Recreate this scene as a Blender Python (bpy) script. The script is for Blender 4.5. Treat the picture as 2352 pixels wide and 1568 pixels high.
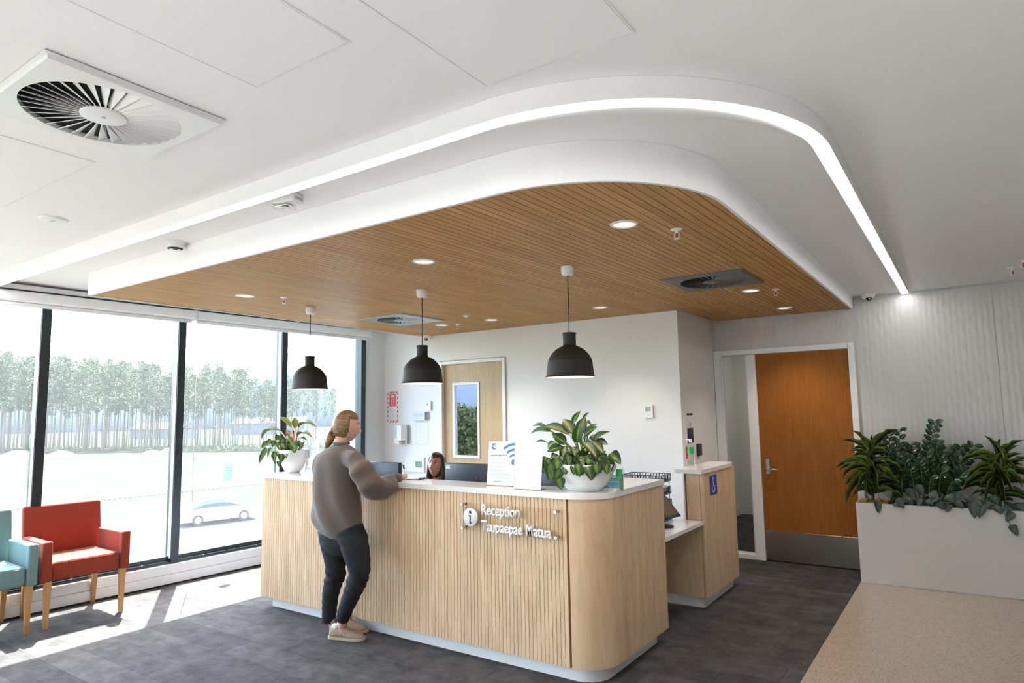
import bpy, bmesh, math, random
import numpy as np
from mathutils import Vector, Matrix, Euler
for _o in list(bpy.data.objects): bpy.data.objects.remove(_o)
R = math.radians
SC = bpy.context.scene
COL = SC.collection

# ---------------------------------------------------------------- camera
FPX, CAMH = 1508.5, 1.62
YAW, PIT, ROL = R(-34.548), R(6.105), R(-0.978)
_f = Vector((math.sin(YAW)*math.cos(PIT), math.cos(YAW)*math.cos(PIT), math.sin(PIT)))
_r = Vector((math.cos(YAW), -math.sin(YAW), 0)); _u = _r.cross(_f)
CR = math.cos(ROL)*_r + math.sin(ROL)*_u; CU = -math.sin(ROL)*_r + math.cos(ROL)*_u; CF = _f
cd = bpy.data.cameras.new('camera'); cam = bpy.data.objects.new('camera', cd); COL.objects.link(cam)
cd.sensor_fit = 'HORIZONTAL'; cd.sensor_width = 36; cd.lens = 36*FPX/2352; cd.clip_start = .05; cd.clip_end = 900
_m = Matrix((CR, CU, -CF)).transposed().to_4x4(); _m.translation = (0, 0, CAMH); cam.matrix_world = _m
SC.camera = cam

# ---------------------------------------------------------------- world, sun, exposure
SC.view_settings.view_transform = 'Standard'; SC.view_settings.look = 'None'
SC.view_settings.gamma = 1; SC.view_settings.use_curve_mapping = False
SC.view_settings.exposure = 1.7
W = bpy.data.worlds.new('world'); SC.world = W; W.use_nodes = True
_n = W.node_tree; _n.nodes.clear()
_o = _n.nodes.new('ShaderNodeOutputWorld'); _b = _n.nodes.new('ShaderNodeBackground'); _s = _n.nodes.new('ShaderNodeTexSky')
SKY_STRENGTH, SUN_STRENGTH = 0.95, 19.0
_s.sky_type = 'NISHITA'; _s.sun_disc = False; _s.sun_elevation = R(57); _s.sun_rotation = R(-57); _s.dust_density = 2.5; _s.air_density = 1.0
_b.inputs['Strength'].default_value = SKY_STRENGTH
_n.links.new(_s.outputs[0], _b.inputs['Color']); _n.links.new(_b.outputs[0], _o.inputs['Surface'])
_el = R(57); _d = Vector((.841*math.cos(_el), -.541*math.cos(_el), -math.sin(_el)))
sd = bpy.data.lights.new('sun', 'SUN'); sd.energy = SUN_STRENGTH; sd.angle = R(.53); sd.color = (1, .97, .92)
sun = bpy.data.objects.new('sun', sd); COL.objects.link(sun); sun.location = (-40, 26, 60)
sun.rotation_euler = _d.to_track_quat('-Z', 'Y').to_euler()

# ---------------------------------------------------------------- helpers
def ray(px, py):
    return CR*((px-1176)/FPX) - CU*((py-784)/FPX) + CF
CAM = Vector((0, 0, CAMH))
def onz(px, py, z): d = ray(px, py); return CAM + d*((z-CAMH)/d.z)
def ony(px, py, y): d = ray(px, py); return CAM + d*(y/d.y)
def onx(px, py, x): d = ray(px, py); return CAM + d*(x/d.x)
CZ0, CZS = 2.813, -.01156                       # the white ceiling falls very slightly towards the far wall
def cz(y): return CZ0 + CZS*y
def onc(px, py): d = ray(px, py); t = (CZ0-CAMH)/(d.z-CZS*d.y); return CAM + d*t
WX0, WSL = -6.70, .042                          # window wall: x = WX0 + WSL*y
WANG = -math.atan(WSL)
def onw(px, py): d = ray(px, py); t = WX0/(d.x-WSL*d.y); return CAM + d*t

class MB:
    def __init__(s): s.v = []; s.f = []; s.sm = []
    def add(s, vs, fs, smooth=False):
        o = len(s.v); s.v += [tuple(v) for v in vs]; s.f += [tuple(i+o for i in f) for f in fs]; s.sm += [smooth]*len(fs); return s
    def box(s, x0, x1, y0, y1, z0, z1):
        v = [(x, y, z) for z in (z0, z1) for y in (y0, y1) for x in (x0, x1)]
        return s.add(v, [(0,2,3,1),(4,5,7,6),(0,1,5,4),(2,6,7,3),(0,4,6,2),(1,3,7,5)])
    def rbox(s, x0, x1, y0, y1, z0, z1, b=.01, seg=2, smooth=True):
        bm = bmesh.new(); bmesh.ops.create_cube(bm, size=1)
        for v in bm.verts: v.co = ((x0+x1)/2+v.co.x*(x1-x0), (y0+y1)/2+v.co.y*(y1-y0), (z0+z1)/2+v.co.z*(z1-z0))
        bmesh.ops.bevel(bm, geom=bm.edges[:]+bm.verts[:], offset=b, segments=seg, affect='EDGES', profile=.5)
        return s.bm(bm, smooth)
    def bm(s, bm, smooth=False):
        bm.verts.index_update(); s.add([v.co for v in bm.verts], [[v.index for v in f.verts] for f in bm.faces], smooth); bm.free(); return s
    def prism(s, poly, z0, z1, smooth=False):
        n = len(poly); v = [(x, y, z0) for x, y in poly]+[(x, y, z1) for x, y in poly]
        s.add(v, [tuple(range(n))[::-1], tuple(range(n, 2*n))]); o = len(s.v)-2*n
        s.f += [(o+i, o+(i+1) % n, o+n+(i+1) % n, o+n+i) for i in range(n)]; s.sm += [smooth]*n; return s
    def tube(s, pts, rad, n=8, caps=True, smooth=True, flat=1.0, up=None):
        pts = [Vector(p) for p in pts]; m = len(pts)
        if not hasattr(rad, '__len__'): rad = [rad]*m
        rings = []; prev = None
        for i, p in enumerate(pts):
            t = (pts[min(i+1, m-1)]-pts[max(i-1, 0)]).normalized()
            a = Vector(up) if up else (prev or (Vector((0, 0, 1)) if abs(t.z) < .9 else Vector((1, 0, 0))))
            u = (a - t*a.dot(t)); u = u.normalized() if u.length > 1e-6 else t.orthogonal().normalized()
            w = t.cross(u); prev = u
            rr = rad[i]; ru, rw = rr if hasattr(rr, '__len__') else (rr*flat, rr)
            rings.append([p+u*math.cos(2*math.pi*k/n)*ru+w*math.sin(2*math.pi*k/n)*rw for k in range(n)])
        return s.loft(rings, caps, smooth)
    def loft(s, rings, caps=True, smooth=True, closed=True):
        n = len(rings[0]); vs = [v for r in rings for v in r]; fs = []
        for i in range(len(rings)-1):
            for k in range(n if closed else n-1):
                a, b = i*n+k, i*n+(k+1) % n; fs.append((a, b, b+n, a+n))
        s.add(vs, fs, smooth)
        if caps:
            o = len(s.v)-len(vs); s.f += [tuple(o+k for k in range(n))[::-1], tuple(o+(len(rings)-1)*n+k for k in range(n))]; s.sm += [False, False]
        return s
    def cyl(s, p0, p1, r0, r1=None, n=16, smooth=True): return s.tube([p0, p1], [r0, r0 if r1 is None else r1], n, True, smooth)
    def lathe(s, prof, c=(0, 0, 0), n=32, smooth=True, sx=1, sy=1):
        rings = [[(c[0]+r*math.cos(2*math.pi*k/n)*sx, c[1]+r*math.sin(2*math.pi*k/n)*sy, c[2]+z) for k in range(n)] for r, z in prof]
        return s.loft(rings, False, smooth)
    def ball(s, c, r, n=12, m=8, smooth=True):
        rx, ry, rz = r if hasattr(r, '__len__') else (r, r, r)
        rings = [[(c[0]+rx*math.sin(math.pi*j/m)*math.cos(2*math.pi*k/n), c[1]+ry*math.sin(math.pi*j/m)*math.sin(2*math.pi*k/n), c[2]-rz*math.cos(math.pi*j/m)) for k in range(n)] for j in range(m+1)]
        rings[0] = [(c[0]+1e-5*math.cos(2*math.pi*k/n), c[1]+1e-5*math.sin(2*math.pi*k/n), c[2]-rz) for k in range(n)]
        rings[-1] = [(c[0]+1e-5*math.cos(2*math.pi*k/n), c[1]+1e-5*math.sin(2*math.pi*k/n), c[2]+rz) for k in range(n)]
        return s.loft(rings, True, smooth)
    def grid(s, fn, nu, nv, smooth=True):
        vs = [fn(i/nu, j/nv) for j in range(nv+1) for i in range(nu+1)]
        return s.add(vs, [(j*(nu+1)+i, j*(nu+1)+i+1, (j+1)*(nu+1)+i+1, (j+1)*(nu+1)+i) for j in range(nv) for i in range(nu)], smooth)
    def tf(s, m): s.v = [tuple(m @ Vector(v)) for v in s.v]; return s
    def mesh(s, name, mat=None):
        me = bpy.data.meshes.new(name); me.from_pydata(s.v, [], s.f)
        me.polygons.foreach_set('use_smooth', s.sm)
        if mat: me.materials.append(mat)
        me.update(); return me

def obj(name, m, mat=None, parent=None, loc=(0, 0, 0), rot=(0, 0, 0), scale=None):
    me = m.mesh(name, mat) if isinstance(m, MB) else m
    o = bpy.data.objects.new(name, me); COL.objects.link(o)
    o.location = loc; o.rotation_euler = rot
    if scale is not None: o.scale = scale if hasattr(scale, '__len__') else (scale,)*3
    if parent: o.parent = parent
    return o
def root(name, loc=(0, 0, 0), rz=0.0):
    o = bpy.data.objects.new(name, None); COL.objects.link(o); o.location = loc; o.rotation_euler = (0, 0, rz); o.empty_display_size = .1; return o
def tag(o, label=None, cat=None, group=None, kind=None):
    if label: o['label'] = label
    if cat: o['category'] = cat
    if group: o['group'] = group
    if kind: o['kind'] = kind
    return o
def struct(name, m, mat, label=None, **k):
    o = obj(name, m, mat, **k); o['kind'] = 'structure'
    if label: o['label'] = label
    return o
def copy_tree(o, parent=None):
    c = o.copy(); COL.objects.link(c); c.parent = parent
    for ch in list(o.children): copy_tree(ch, c)
    return c
def recalc(me):
    bm = bmesh.new(); bm.from_mesh(me); bmesh.ops.recalc_face_normals(bm, faces=bm.faces); bm.to_mesh(me); bm.free(); return me

# ---------------------------------------------------------------- materials
def _nt(name):
    m = bpy.data.materials.new(name); m.use_nodes = True; t = m.node_tree; return m, t, t.nodes['Principled BSDF']
def nd(t, typ, **kw):
    n = t.nodes.new(typ)
    for k, v in kw.items():
        if k in n.inputs: n.inputs[k].default_value = v
        else: setattr(n, k, v)
    return n
def c4(c): return (*c[:3], 1)
def mat(name, color, rough=.5, metal=0, var=.06, scale=8, bump=0, bscale=200, coat=0, emit=None, estr=0, spec=.5, sheen=0, coord='Object'):
    m, t, p = _nt(name); p.inputs['Roughness'].default_value = rough; p.inputs['Metallic'].default_value = metal
    p.inputs['Specular IOR Level'].default_value = spec
    if coat: p.inputs['Coat Weight'].default_value = coat; p.inputs['Coat Roughness'].default_value = .1
    if sheen: p.inputs['Sheen Weight'].default_value = sheen
    tc = nd(t, 'ShaderNodeTexCoord'); no = nd(t, 'ShaderNodeTexNoise', Scale=scale, Detail=3.0)
    t.links.new(tc.outputs[coord], no.inputs['Vector'])
    rp = nd(t, 'ShaderNodeMix', data_type='RGBA')
    rp.inputs['A'].default_value = c4([max(0, c*(1-var)) for c in color]); rp.inputs['B'].default_value = c4([min(1, c*(1+var)) for c in color])
    t.links.new(no.outputs['Fac'], rp.inputs['Factor']); t.links.new(rp.outputs['Result'], p.inputs['Base Color'])
    if bump:
        b = nd(t, 'ShaderNodeBump', Strength=bump, Distance=.004); n2 = nd(t, 'ShaderNodeTexNoise', Scale=bscale, Detail=2.0)
        t.links.new(tc.outputs[coord], n2.inputs['Vector']); t.links.new(n2.outputs['Fac'], b.inputs['Height']); t.links.new(b.outputs[0], p.inputs['Normal'])
    if emit: p.inputs['Emission Color'].default_value = c4(emit); p.inputs['Emission Strength'].default_value = estr
    return m
def wood(name, dark, light, axis=2, rough=.45, grain=55, stretch=.035, tone=.12, swirl=0.0, spec=.4, big=2.0):
    m, t, p = _nt(name); p.inputs['Roughness'].default_value = rough; p.inputs['Specular IOR Level'].default_value = spec
    g = nd(t, 'ShaderNodeNewGeometry'); mp = nd(t, 'ShaderNodeMapping'); sc = [grain]*3; sc[axis] = grain*stretch; mp.inputs['Scale'].default_value = sc
    oi = nd(t, 'ShaderNodeObjectInfo'); off = nd(t, 'ShaderNodeVectorMath', operation='SCALE'); off.inputs['Scale'].default_value = 3.0
    cb = nd(t, 'ShaderNodeCombineXYZ'); t.links.new(oi.outputs['Random'], cb.inputs[axis]); t.links.new(cb.outputs[0], off.inputs[0])
    ad = nd(t, 'ShaderNodeVectorMath', operation='ADD'); t.links.new(g.outputs['Position'], ad.inputs[0]); t.links.new(off.outputs[0], ad.inputs[1])
    t.links.new(ad.outputs[0], mp.inputs['Vector'])
    n1 = nd(t, 'ShaderNodeTexNoise', Scale=1.0, Detail=5.0, Roughness=.6, Distortion=swirl); t.links.new(mp.outputs[0], n1.inputs['Vector'])
    n2 = nd(t, 'ShaderNodeTexNoise', Scale=big, Detail=2.0); t.links.new(ad.outputs[0], n2.inputs['Vector'])
    a = nd(t, 'ShaderNodeMath', operation='MULTIPLY'); a.inputs[1].default_value = .72; t.links.new(n1.outputs['Fac'], a.inputs[0])
    b = nd(t, 'ShaderNodeMath', operation='MULTIPLY_ADD'); b.inputs[1].default_value = .28; t.links.new(n2.outputs['Fac'], b.inputs[0]); t.links.new(a.outputs[0], b.inputs[2])
    rp = nd(t, 'ShaderNodeValToRGB'); e = rp.color_ramp.elements; e[0].position = .34; e[1].position = .66; e[0].color = c4(dark); e[1].color = c4(light)
    t.links.new(b.outputs[0], rp.inputs[0])
    mr = nd(t, 'ShaderNodeMapRange'); mr.inputs['To Min'].default_value = 1-tone; mr.inputs['To Max'].default_value = 1+tone*.6; t.links.new(oi.outputs['Random'], mr.inputs['Value'])
    hs = nd(t, 'ShaderNodeHueSaturation'); t.links.new(mr.outputs[0], hs.inputs['Value']); t.links.new(rp.outputs[0], hs.inputs['Color'])
    t.links.new(hs.outputs[0], p.inputs['Base Color'])
    return m
def glass(name, tint=(1, 1, 1), veil=0.0, refl=.05, rough=.02):
    m = bpy.data.materials.new(name); m.use_nodes = True; t = m.node_tree; t.nodes.clear()
    out = nd(t, 'ShaderNodeOutputMaterial'); tr = nd(t, 'ShaderNodeBsdfTransparent'); tr.inputs['Color'].default_value = c4(tint)
    gl = nd(t, 'ShaderNodeBsdfGlossy'); gl.inputs['Roughness'].default_value = rough
    lw = nd(t, 'ShaderNodeLayerWeight'); lw.inputs['Blend'].default_value = .12
    mr = nd(t, 'ShaderNodeMath', operation='MULTIPLY'); mr.inputs[1].default_value = min(1, refl*8); t.links.new(lw.outputs['Fresnel'], mr.inputs[0])
    mx = nd(t, 'ShaderNodeMixShader'); t.links.new(mr.outputs[0], mx.inputs[0]); t.links.new(tr.outputs[0], mx.inputs[1]); t.links.new(gl.outputs[0], mx.inputs[2])
    last = mx
    if veil:
        tl = nd(t, 'ShaderNodeBsdfTranslucent'); tl.inputs['Color'].default_value = (1, 1, 1, 1)
        m2 = nd(t, 'ShaderNodeMixShader'); m2.inputs[0].default_value = veil; t.links.new(mx.outputs[0], m2.inputs[1]); t.links.new(tl.outputs[0], m2.inputs[2]); last = m2
    t.links.new(last.outputs[0], out.inputs['Surface']); return m
def emis(name, color, s):
    m = bpy.data.materials.new(name); m.use_nodes = True; t = m.node_tree; t.nodes.clear()
    out = nd(t, 'ShaderNodeOutputMaterial'); e = nd(t, 'ShaderNodeEmission', Strength=s); e.inputs['Color'].default_value = c4(color)
    t.links.new(e.outputs[0], out.inputs['Surface']); return m

M = {}
M['wall'] = mat('wall_paint', (.80, .80, .79), .55, var=.02, scale=3, bump=.05, bscale=300)
M['ceil'] = mat('ceiling_paint', (.88, .875, .875), .6, var=.012, scale=2)
M['white'] = mat('white_lacquer', (.82, .82, .81), .3, var=.02)
M['trim'] = mat('white_trim_paint', (.80, .80, .80), .35, var=.02)
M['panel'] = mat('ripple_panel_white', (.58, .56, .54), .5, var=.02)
M['quartz'] = mat('white_quartz', (.80, .79, .77), .18, var=.06, scale=18, coat=.3)
M['dark'] = mat('dark_aluminium', (.045, .055, .06), .38, metal=.6, var=.1)
M['black'] = mat('black_plastic', (.012, .012, .013), .35, var=.1)
M['rubber'] = mat('matt_black_rubber', (.014, .014, .014), .62, var=.15, bump=.1, bscale=500)
M['kick'] = mat('brown_tinted_steel', (.34, .31, .285), .3, metal=1, var=.15, scale=5)
M['steel'] = mat('brushed_steel', (.55, .55, .56), .28, metal=1, var=.08, scale=30)
M['chrome'] = mat('chrome', (.75, .76, .78), .1, metal=1, var=.02)
M['grey'] = mat('grey_plastic', (.45, .47, .48), .4)
M['slat'] = wood('brown_oak_veneer', (.42, .21, .065), (.60, .345, .125), axis=1, rough=.5, spec=.2, grain=70, stretch=.03, tone=.10)
M['birch'] = wood('pale_birch', (.60, .40, .235), (.76, .565, .375), axis=2, rough=.38, grain=26, stretch=.09, tone=.07, swirl=1.2, big=4)
M['birchflat'] = wood('birch_ply_sheet', (.60, .395, .23), (.75, .55, .36), axis=2, rough=.35, grain=9, stretch=.16, tone=.02, swirl=2.2, big=3)
M['groove'] = mat('groove_backing_board', (.22, .10, .045), .7)  # reddish-brown board behind the slats
M['oak'] = wood('brown_oak_door', (.245, .076, .009), (.345, .125, .018), axis=2, rough=.5, spec=.2, grain=60, stretch=.05, tone=.02, swirl=.6)
M['paleoak'] = wood('pale_oak_door', (.44, .30, .155), (.58, .42, .245), axis=2, rough=.4, grain=60, stretch=.05, tone=.02, swirl=.6)
M['legwood'] = wood('honey_beech_leg', (.42, .22, .08), (.56, .32, .13), axis=2, rough=.35, grain=60, stretch=.05)
M['glass'] = glass('window_glass', (.95, .98, .98), veil=.012)  # translucent veil mixed in to imitate glare over the outdoors
M['cglass'] = glass('clear_glass', (.96, .98, .97))
M['acrylic'] = glass('clear_acrylic', (.97, .97, .96), refl=.06)

# ================================================================ SETTING
# ---- carpet floor with individual planks
def carpet(name, c1, c2):
    m, t, p = _nt(name); p.inputs['Roughness'].default_value = .95; p.inputs['Specular IOR Level'].default_value = .1
    g = nd(t, 'ShaderNodeNewGeometry'); oi = nd(t, 'ShaderNodeObjectInfo')
    n1 = nd(t, 'ShaderNodeTexNoise', Scale=260.0, Detail=2.0); n2 = nd(t, 'ShaderNodeTexNoise', Scale=6.0, Detail=5.0, Roughness=.7); mp = nd(t, 'ShaderNodeMapping'); mp.inputs['Scale'].default_value = (1, 1.25, 1)
    t.links.new(g.outputs['Position'], n1.inputs['Vector']); t.links.new(g.outputs['Position'], mp.inputs['Vector']); t.links.new(mp.outputs[0], n2.inputs['Vector'])
    a = nd(t, 'ShaderNodeMath', operation='MULTIPLY_ADD'); a.inputs[1].default_value = .45; t.links.new(n1.outputs['Fac'], a.inputs[0])
    b = nd(t, 'ShaderNodeMath', operation='MULTIPLY'); b.inputs[1].default_value = .55; t.links.new(n2.outputs['Fac'], b.inputs[0]); t.links.new(b.outputs[0], a.inputs[2])
    rp = nd(t, 'ShaderNodeValToRGB'); e = rp.color_ramp.elements; e[0].position = .35; e[1].position = .65; e[0].color = c4(c1); e[1].color = c4(c2); t.links.new(a.outputs[0], rp.inputs[0])
    mr = nd(t, 'ShaderNodeMapRange'); mr.inputs['To Min'].default_value = .82; mr.inputs['To Max'].default_value = 1.18; t.links.new(oi.outputs['Random'], mr.inputs['Value'])
    hs = nd(t, 'ShaderNodeHueSaturation'); t.links.new(mr.outputs[0], hs.inputs['Value']); t.links.new(rp.outputs[0], hs.inputs['Color']); t.links.new(hs.outputs[0], p.inputs['Base Color'])
    bp = nd(t, 'ShaderNodeBump', Strength=.5, Distance=.004); t.links.new(n1.outputs['Fac'], bp.inputs['Height']); t.links.new(bp.outputs[0], p.inputs['Normal'])
    return m
M['carpet'] = carpet('grey_brown_carpet', (.036, .035, .036), (.118, .113, .112))
TX = -.938                                              # carpet meets terrazzo
FLO = struct('floor', MB().box(-6.75, TX, -4.5, 7.6, -.15, -.004).add([(-6.75, .2, 0), (TX, .2, 0), (TX, 1.25, 0), (-6.75, 1.25, 0)], [(0, 1, 2, 3)]), M['carpet'], 'dark grey carpet plank floor')
tm = MB().box(0, .998, 0, .2485, -.004, 0).mesh('carpet_tile', M['carpet'])
random.seed(4)
for j in range(25):
    y = 1.25+.25*j; off = [0, .37, .71, .18, .55][j % 5]-1
    for i in range(8):
        x0 = -6.75+i+off; x1 = x0+1
        if x1 <= -6.74 or x0 >= TX-.01: continue
        if x0 >= -6.75 and x1 <= TX: obj('carpet_tile', tm, parent=FLO, loc=(x0, y, 0))
        else:
            a, b = max(x0, -6.75), min(x1, TX)
            obj('carpet_tile', MB().box(0, b-a-.002, 0, .2485, -.004, 0), M['carpet'], parent=FLO, loc=(a, y, 0))
def terrazzo():
    m, t, p = _nt('cream_terrazzo'); p.inputs['Roughness'].default_value = .22; p.inputs['Specular IOR Level'].default_value = .5
    g = nd(t, 'ShaderNodeNewGeometry'); v = nd(t, 'ShaderNodeTexVoronoi', Scale=150.0); t.links.new(g.outputs['Position'], v.inputs['Vector'])
    rp = nd(t, 'ShaderNodeValToRGB'); e = rp.color_ramp.elements; e[0].color = (.33, .27, .215, 1); e[1].color = (.50, .425, .35, 1); e[0].position = .0; e[1].position = .5
    sx = nd(t, 'ShaderNodeSeparateColor'); t.links.new(v.outputs['Color'], sx.inputs[0]); t.links.new(sx.outputs[0], rp.inputs[0]); t.links.new(rp.outputs[0], p.inputs['Base Color']); return m
M['terrazzo'] = terrazzo()
struct('floor.001', MB().box(TX, 4.6, -4.5, 7.6, -.15, .001).box(-6.75, TX, -4.5, .2, -.003, .001), M['terrazzo'], 'polished cream terrazzo floor beside the carpet')  # pale strip behind the camera is added to bounce light onto the ceiling

M['wallw'] = mat('warm_grey_wall', (.33, .30, .28), .6, var=.03)
# ---- white ceiling (main) 
struct('ceiling', MB().add([(x, y, cz(y)+dz) for dz in (0, .2) for y in (-4.6, 7.6) for x in (-6.9, 4.6)], [(0,1,3,2)[::-1],(4,5,7,6),(0,4,5,1),(2,3,7,6),(0,2,6,4),(1,5,7,3)]), M['ceil'], 'smooth white plasterboard ceiling')
struct('wall_right', MB().box(4.5, 4.6, -4.5, 7.6, 0, 2.75), M['wallw'])
struct('wall_rear', MB().box(-6.9, 4.6, -4.6, -4.5, 0, 2.85), M['wall'])

# ---- back wall with the pale door opening
BY = 6.33
D1 = (-5.43, -4.50, 2.222)
struct('wall_back', MB().box(-6.50, D1[0]-.05, BY, BY+.14, 0, 2.745).box(D1[1]+.05, -2.34, BY, BY+.14, 0, 2.745).box(D1[0]-.05, D1[1]+.05, BY, BY+.14, D1[2]+.05, 2.745), M['wall'], 'plain white wall behind the reception desk')
struct('wall_return', MB().box(-2.46, -2.34, BY+.14, 7.45, 0, 2.74), M['wall'], 'short white wall returning to the brown door')

# ---- ripple-panelled far wall
DY = 7.45
def ripple(x0, x1, z0, z1):
    nx = max(4, int((x1-x0)/.0125)); nz = max(4, int((z1-z0)/.03)); pch, q = .048, .19
    def fn(u, v):
        x = x0+(x1-x0)*u; z = z0+(z1-z0)*v; e = min(1, min(u, 1-u)*nx/3, min(v, 1-v)*nz/3)
        st_ = .5+.5*math.sin(2*math.pi*z/q+math.pi*x/pch); ph = 2*math.pi*x/pch+.55*math.sin(2*math.pi*z/q)
        return (x, -.0065*e*(.35+.65*st_)*(.5+.5*math.sin(ph))-.001, z)
    mb = MB().grid(fn, nx, nz); return mb
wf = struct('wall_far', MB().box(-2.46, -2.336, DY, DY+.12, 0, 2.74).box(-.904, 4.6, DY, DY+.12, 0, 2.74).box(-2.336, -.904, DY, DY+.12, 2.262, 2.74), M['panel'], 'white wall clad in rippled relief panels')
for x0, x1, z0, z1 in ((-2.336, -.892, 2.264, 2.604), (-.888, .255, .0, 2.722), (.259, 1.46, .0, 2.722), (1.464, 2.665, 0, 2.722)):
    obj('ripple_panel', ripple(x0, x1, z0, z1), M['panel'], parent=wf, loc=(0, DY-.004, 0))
obj('painted_shadow_line', MB().box(-.87, 4.5, DY-.02, DY, 2.712, 2.727), M['grey'], parent=wf)  # grey strip painted as the shadow gap below the ceiling

# ---- brown door, frame and sidelight
f2 = MB()
def frame_bar(mb, x0, x1, z0, z1, y=DY, d=.035): mb.rbox(x0, x1, y-d, y+.1, z0, z1, .004, 1, False)
frame_bar(f2, -2.336, -2.262, 0, 2.262); frame_bar(f2, -.966, -.904, 0, 2.262); frame_bar(f2, -1.985, -1.885, 0, 2.2, d=.03); frame_bar(f2, -2.262, -.966, 2.204, 2.262); frame_bar(f2, -2.262, -1.985, 0, .055)
f2.box(-2.262, -2.248, DY-.01, DY+.02, .055, 2.204).box(-1.999, -1.985, DY-.01, DY+.02, .055, 2.204)
d2 = struct('door_2', MB().box(-1.882, -.969, DY-.004, DY+.04, .012, 2.198), M['oak'], 'brown oak veneer door with steel kick plate beside the planter')
obj('door_frame', f2, M['trim'], parent=d2)
obj('kick_plate', MB().rbox(-1.878, -.972, DY-.009, DY-.004, .014, .318, .001, 1, False), M['kick'], parent=d2)
h = obj('handle_plate', MB().rbox(-1.835, -1.793, DY-.016, DY-.004, .91, 1.07, .002, 1, False), M['steel'], parent=d2)
obj('lever', MB().tube([(-1.815, DY-.015, .965), (-1.815, DY-.06, .965), (-1.80, DY-.068, .965), (-1.70, DY-.068, .965)], .0095, 10).cyl((-1.815, DY-.014, 1.035), (-1.815, DY-.026, 1.035), .011), M['steel'], parent=h)
w6 = struct('window_9', MB().box(-2.25, -1.997, DY+.006, DY+.012, .055, 2.204), M['cglass'], 'narrow clear sidelight pane beside the brown door')
# corridor seen through the sidelight
struct('wall_corridor', MB().box(-3.1, -3.0, 7.6, 10.6, 0, 2.74).box(-3.0, -.8, 10.5, 10.6, 0, 2.74).box(-.8, -.7, 7.57, 10.6, 0, 2.74).box(-3.1, -.7, 7.57, 10.6, 2.74, 2.8).box(-3.1, -2.46, 7.57, 7.6, 0, 2.74), M['wall'], 'plain wall of the dim corridor behind the sidelight')
struct('floor.002', MB().box(-3.1, -.7, 7.57, 10.6, -.15, 0), M['carpet'])
struct('baseboard_corridor', MB().box(-3.0, -2.985, 7.6, 10.5, 0, .12).box(-3.0, -.8, 10.485, 10.5, 0, .12), M['trim'])
cl = root('corridor_fill', (-1.9, 9.2, 2.74)); obj('frame', MB().box(-.32, .32, -.62, .62, -.03, -.002), M['white'], parent=cl); obj('diffuser', MB().box(-.29, .29, -.59, .59, -.033, -.0301), emis('corridor_fill_glow', (1, .9, .8), 1.6), parent=cl)  # added fill lamp, unseen, to brighten the corridor
tag(cl, 'added unseen fill lamp on the corridor ceiling behind the sidelight', 'light')
for xx in (0, .11): tag(obj('light_switch', MB().rbox(-2.999, -2.99, 9.0+xx, 9.075+xx, 1.08, 1.2, .003, 1), M['white']), 'white wall switch plate seen through the narrow sidelight', 'switch', 'switches in the corridor')

# ---- pale door in the back wall
d1 = struct('door_1', MB().box(D1[0], -5.29, BY+.03, BY+.07, .01, D1[2]).box(-4.872, D1[1], BY+.03, BY+.07, .01, D1[2]).box(-5.29, -4.872, BY+.03, BY+.07, .01, 1.07).box(-5.29, -4.872, BY+.03, BY+.07, 1.99, D1[2]), M['paleoak'], 'pale oak door with a tall narrow glazed panel')
f1 = MB()
frame_bar(f1, D1[0]-.055, D1[0], 0, D1[2]+.04, BY, .02); frame_bar(f1, D1[1], D1[1]+.045, 0, D1[2]+.04, BY, .02); frame_bar(f1, D1[0], D1[1], D1[2], D1[2]+.04, BY, .02)
obj('door_frame', f1, M['trim'], parent=d1)
g1 = MB()
for a in ((-5.29, -5.262, 1.07, 1.99), (-4.9, -4.872, 1.07, 1.99), (-5.262, -4.9, 1.07, 1.1), (-5.262, -4.9, 1.96, 1.99)): g1.box(a[0], a[1], BY+.02, BY+.08, a[2], a[3])
obj('glazing_bead', g1, M['white'], parent=d1)
M['tglass'] = glass('view_dimming_glass', (.40, .43, .48), refl=.05)  # grey tint added to dim the bright view through the door pane
obj('pane', MB().box(-5.262, -4.9, BY+.047, BY+.053, 1.1, 1.96), M['tglass'], parent=d1)

# ---- window wall (built in its own frame: local y runs along the wall, local x points into the room)
WL = dict(loc=(WX0, 0, 0), rot=(0, 0, WANG))
def wl(px, py): p = onw(px, py); return (p.y/math.cos(WANG))
SILL, HEAD = .205, 2.70
mull = [-4.68+1.18*i for i in range(10)]                # centres of the mullions' room-side faces
mull = [-4.69, -3.51, -2.33, -1.15, .03, 1.21, 2.385, 3.575, 4.765, 5.93]
for i in range(9):
    a, b = mull[i], mull[i+1]
    w = struct('window_%d' % ([9, 8, 7, 6, 5, 1, 2, 3, 4][i] if i != 0 else 10), MB().box(-.066, -.058, a, b, SILL+.02, HEAD+.03), M['glass'], 'tall clear window bay facing the field', **WL)
    fr = MB().box(-.10, .022, a-.036, a+.036, SILL, HEAD)
    if i == 8: fr.box(-.10, .022, b-.036, b+.036, SILL, HEAD)
    obj('mullion', fr, M['dark'], parent=w)
    obj('mullion_lit_side', MB().box(-.052, .008, a-.040, a-.034, SILL+.04, HEAD-.1), M['grey'], parent=w)  # grey strip paints the light caught by the post's near side
    sl = obj('sill_frame', MB().box(-.10, -.03, a+.036, b-.036, SILL+.02, SILL+.06).box(-.10, .0, a, b, SILL, SILL+.02), M['dark'], parent=w)
    obj('head_frame', MB().box(-.10, -.03, a+.036, b-.036, HEAD-.06, HEAD), M['dark'], parent=w)
    if i in (6, 7): 
        for q in (.25, .75): obj('screw', MB().ball((.0, a+(b-a)*q, SILL+.018), .006, 8, 5), M['chrome'], parent=sl)
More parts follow.
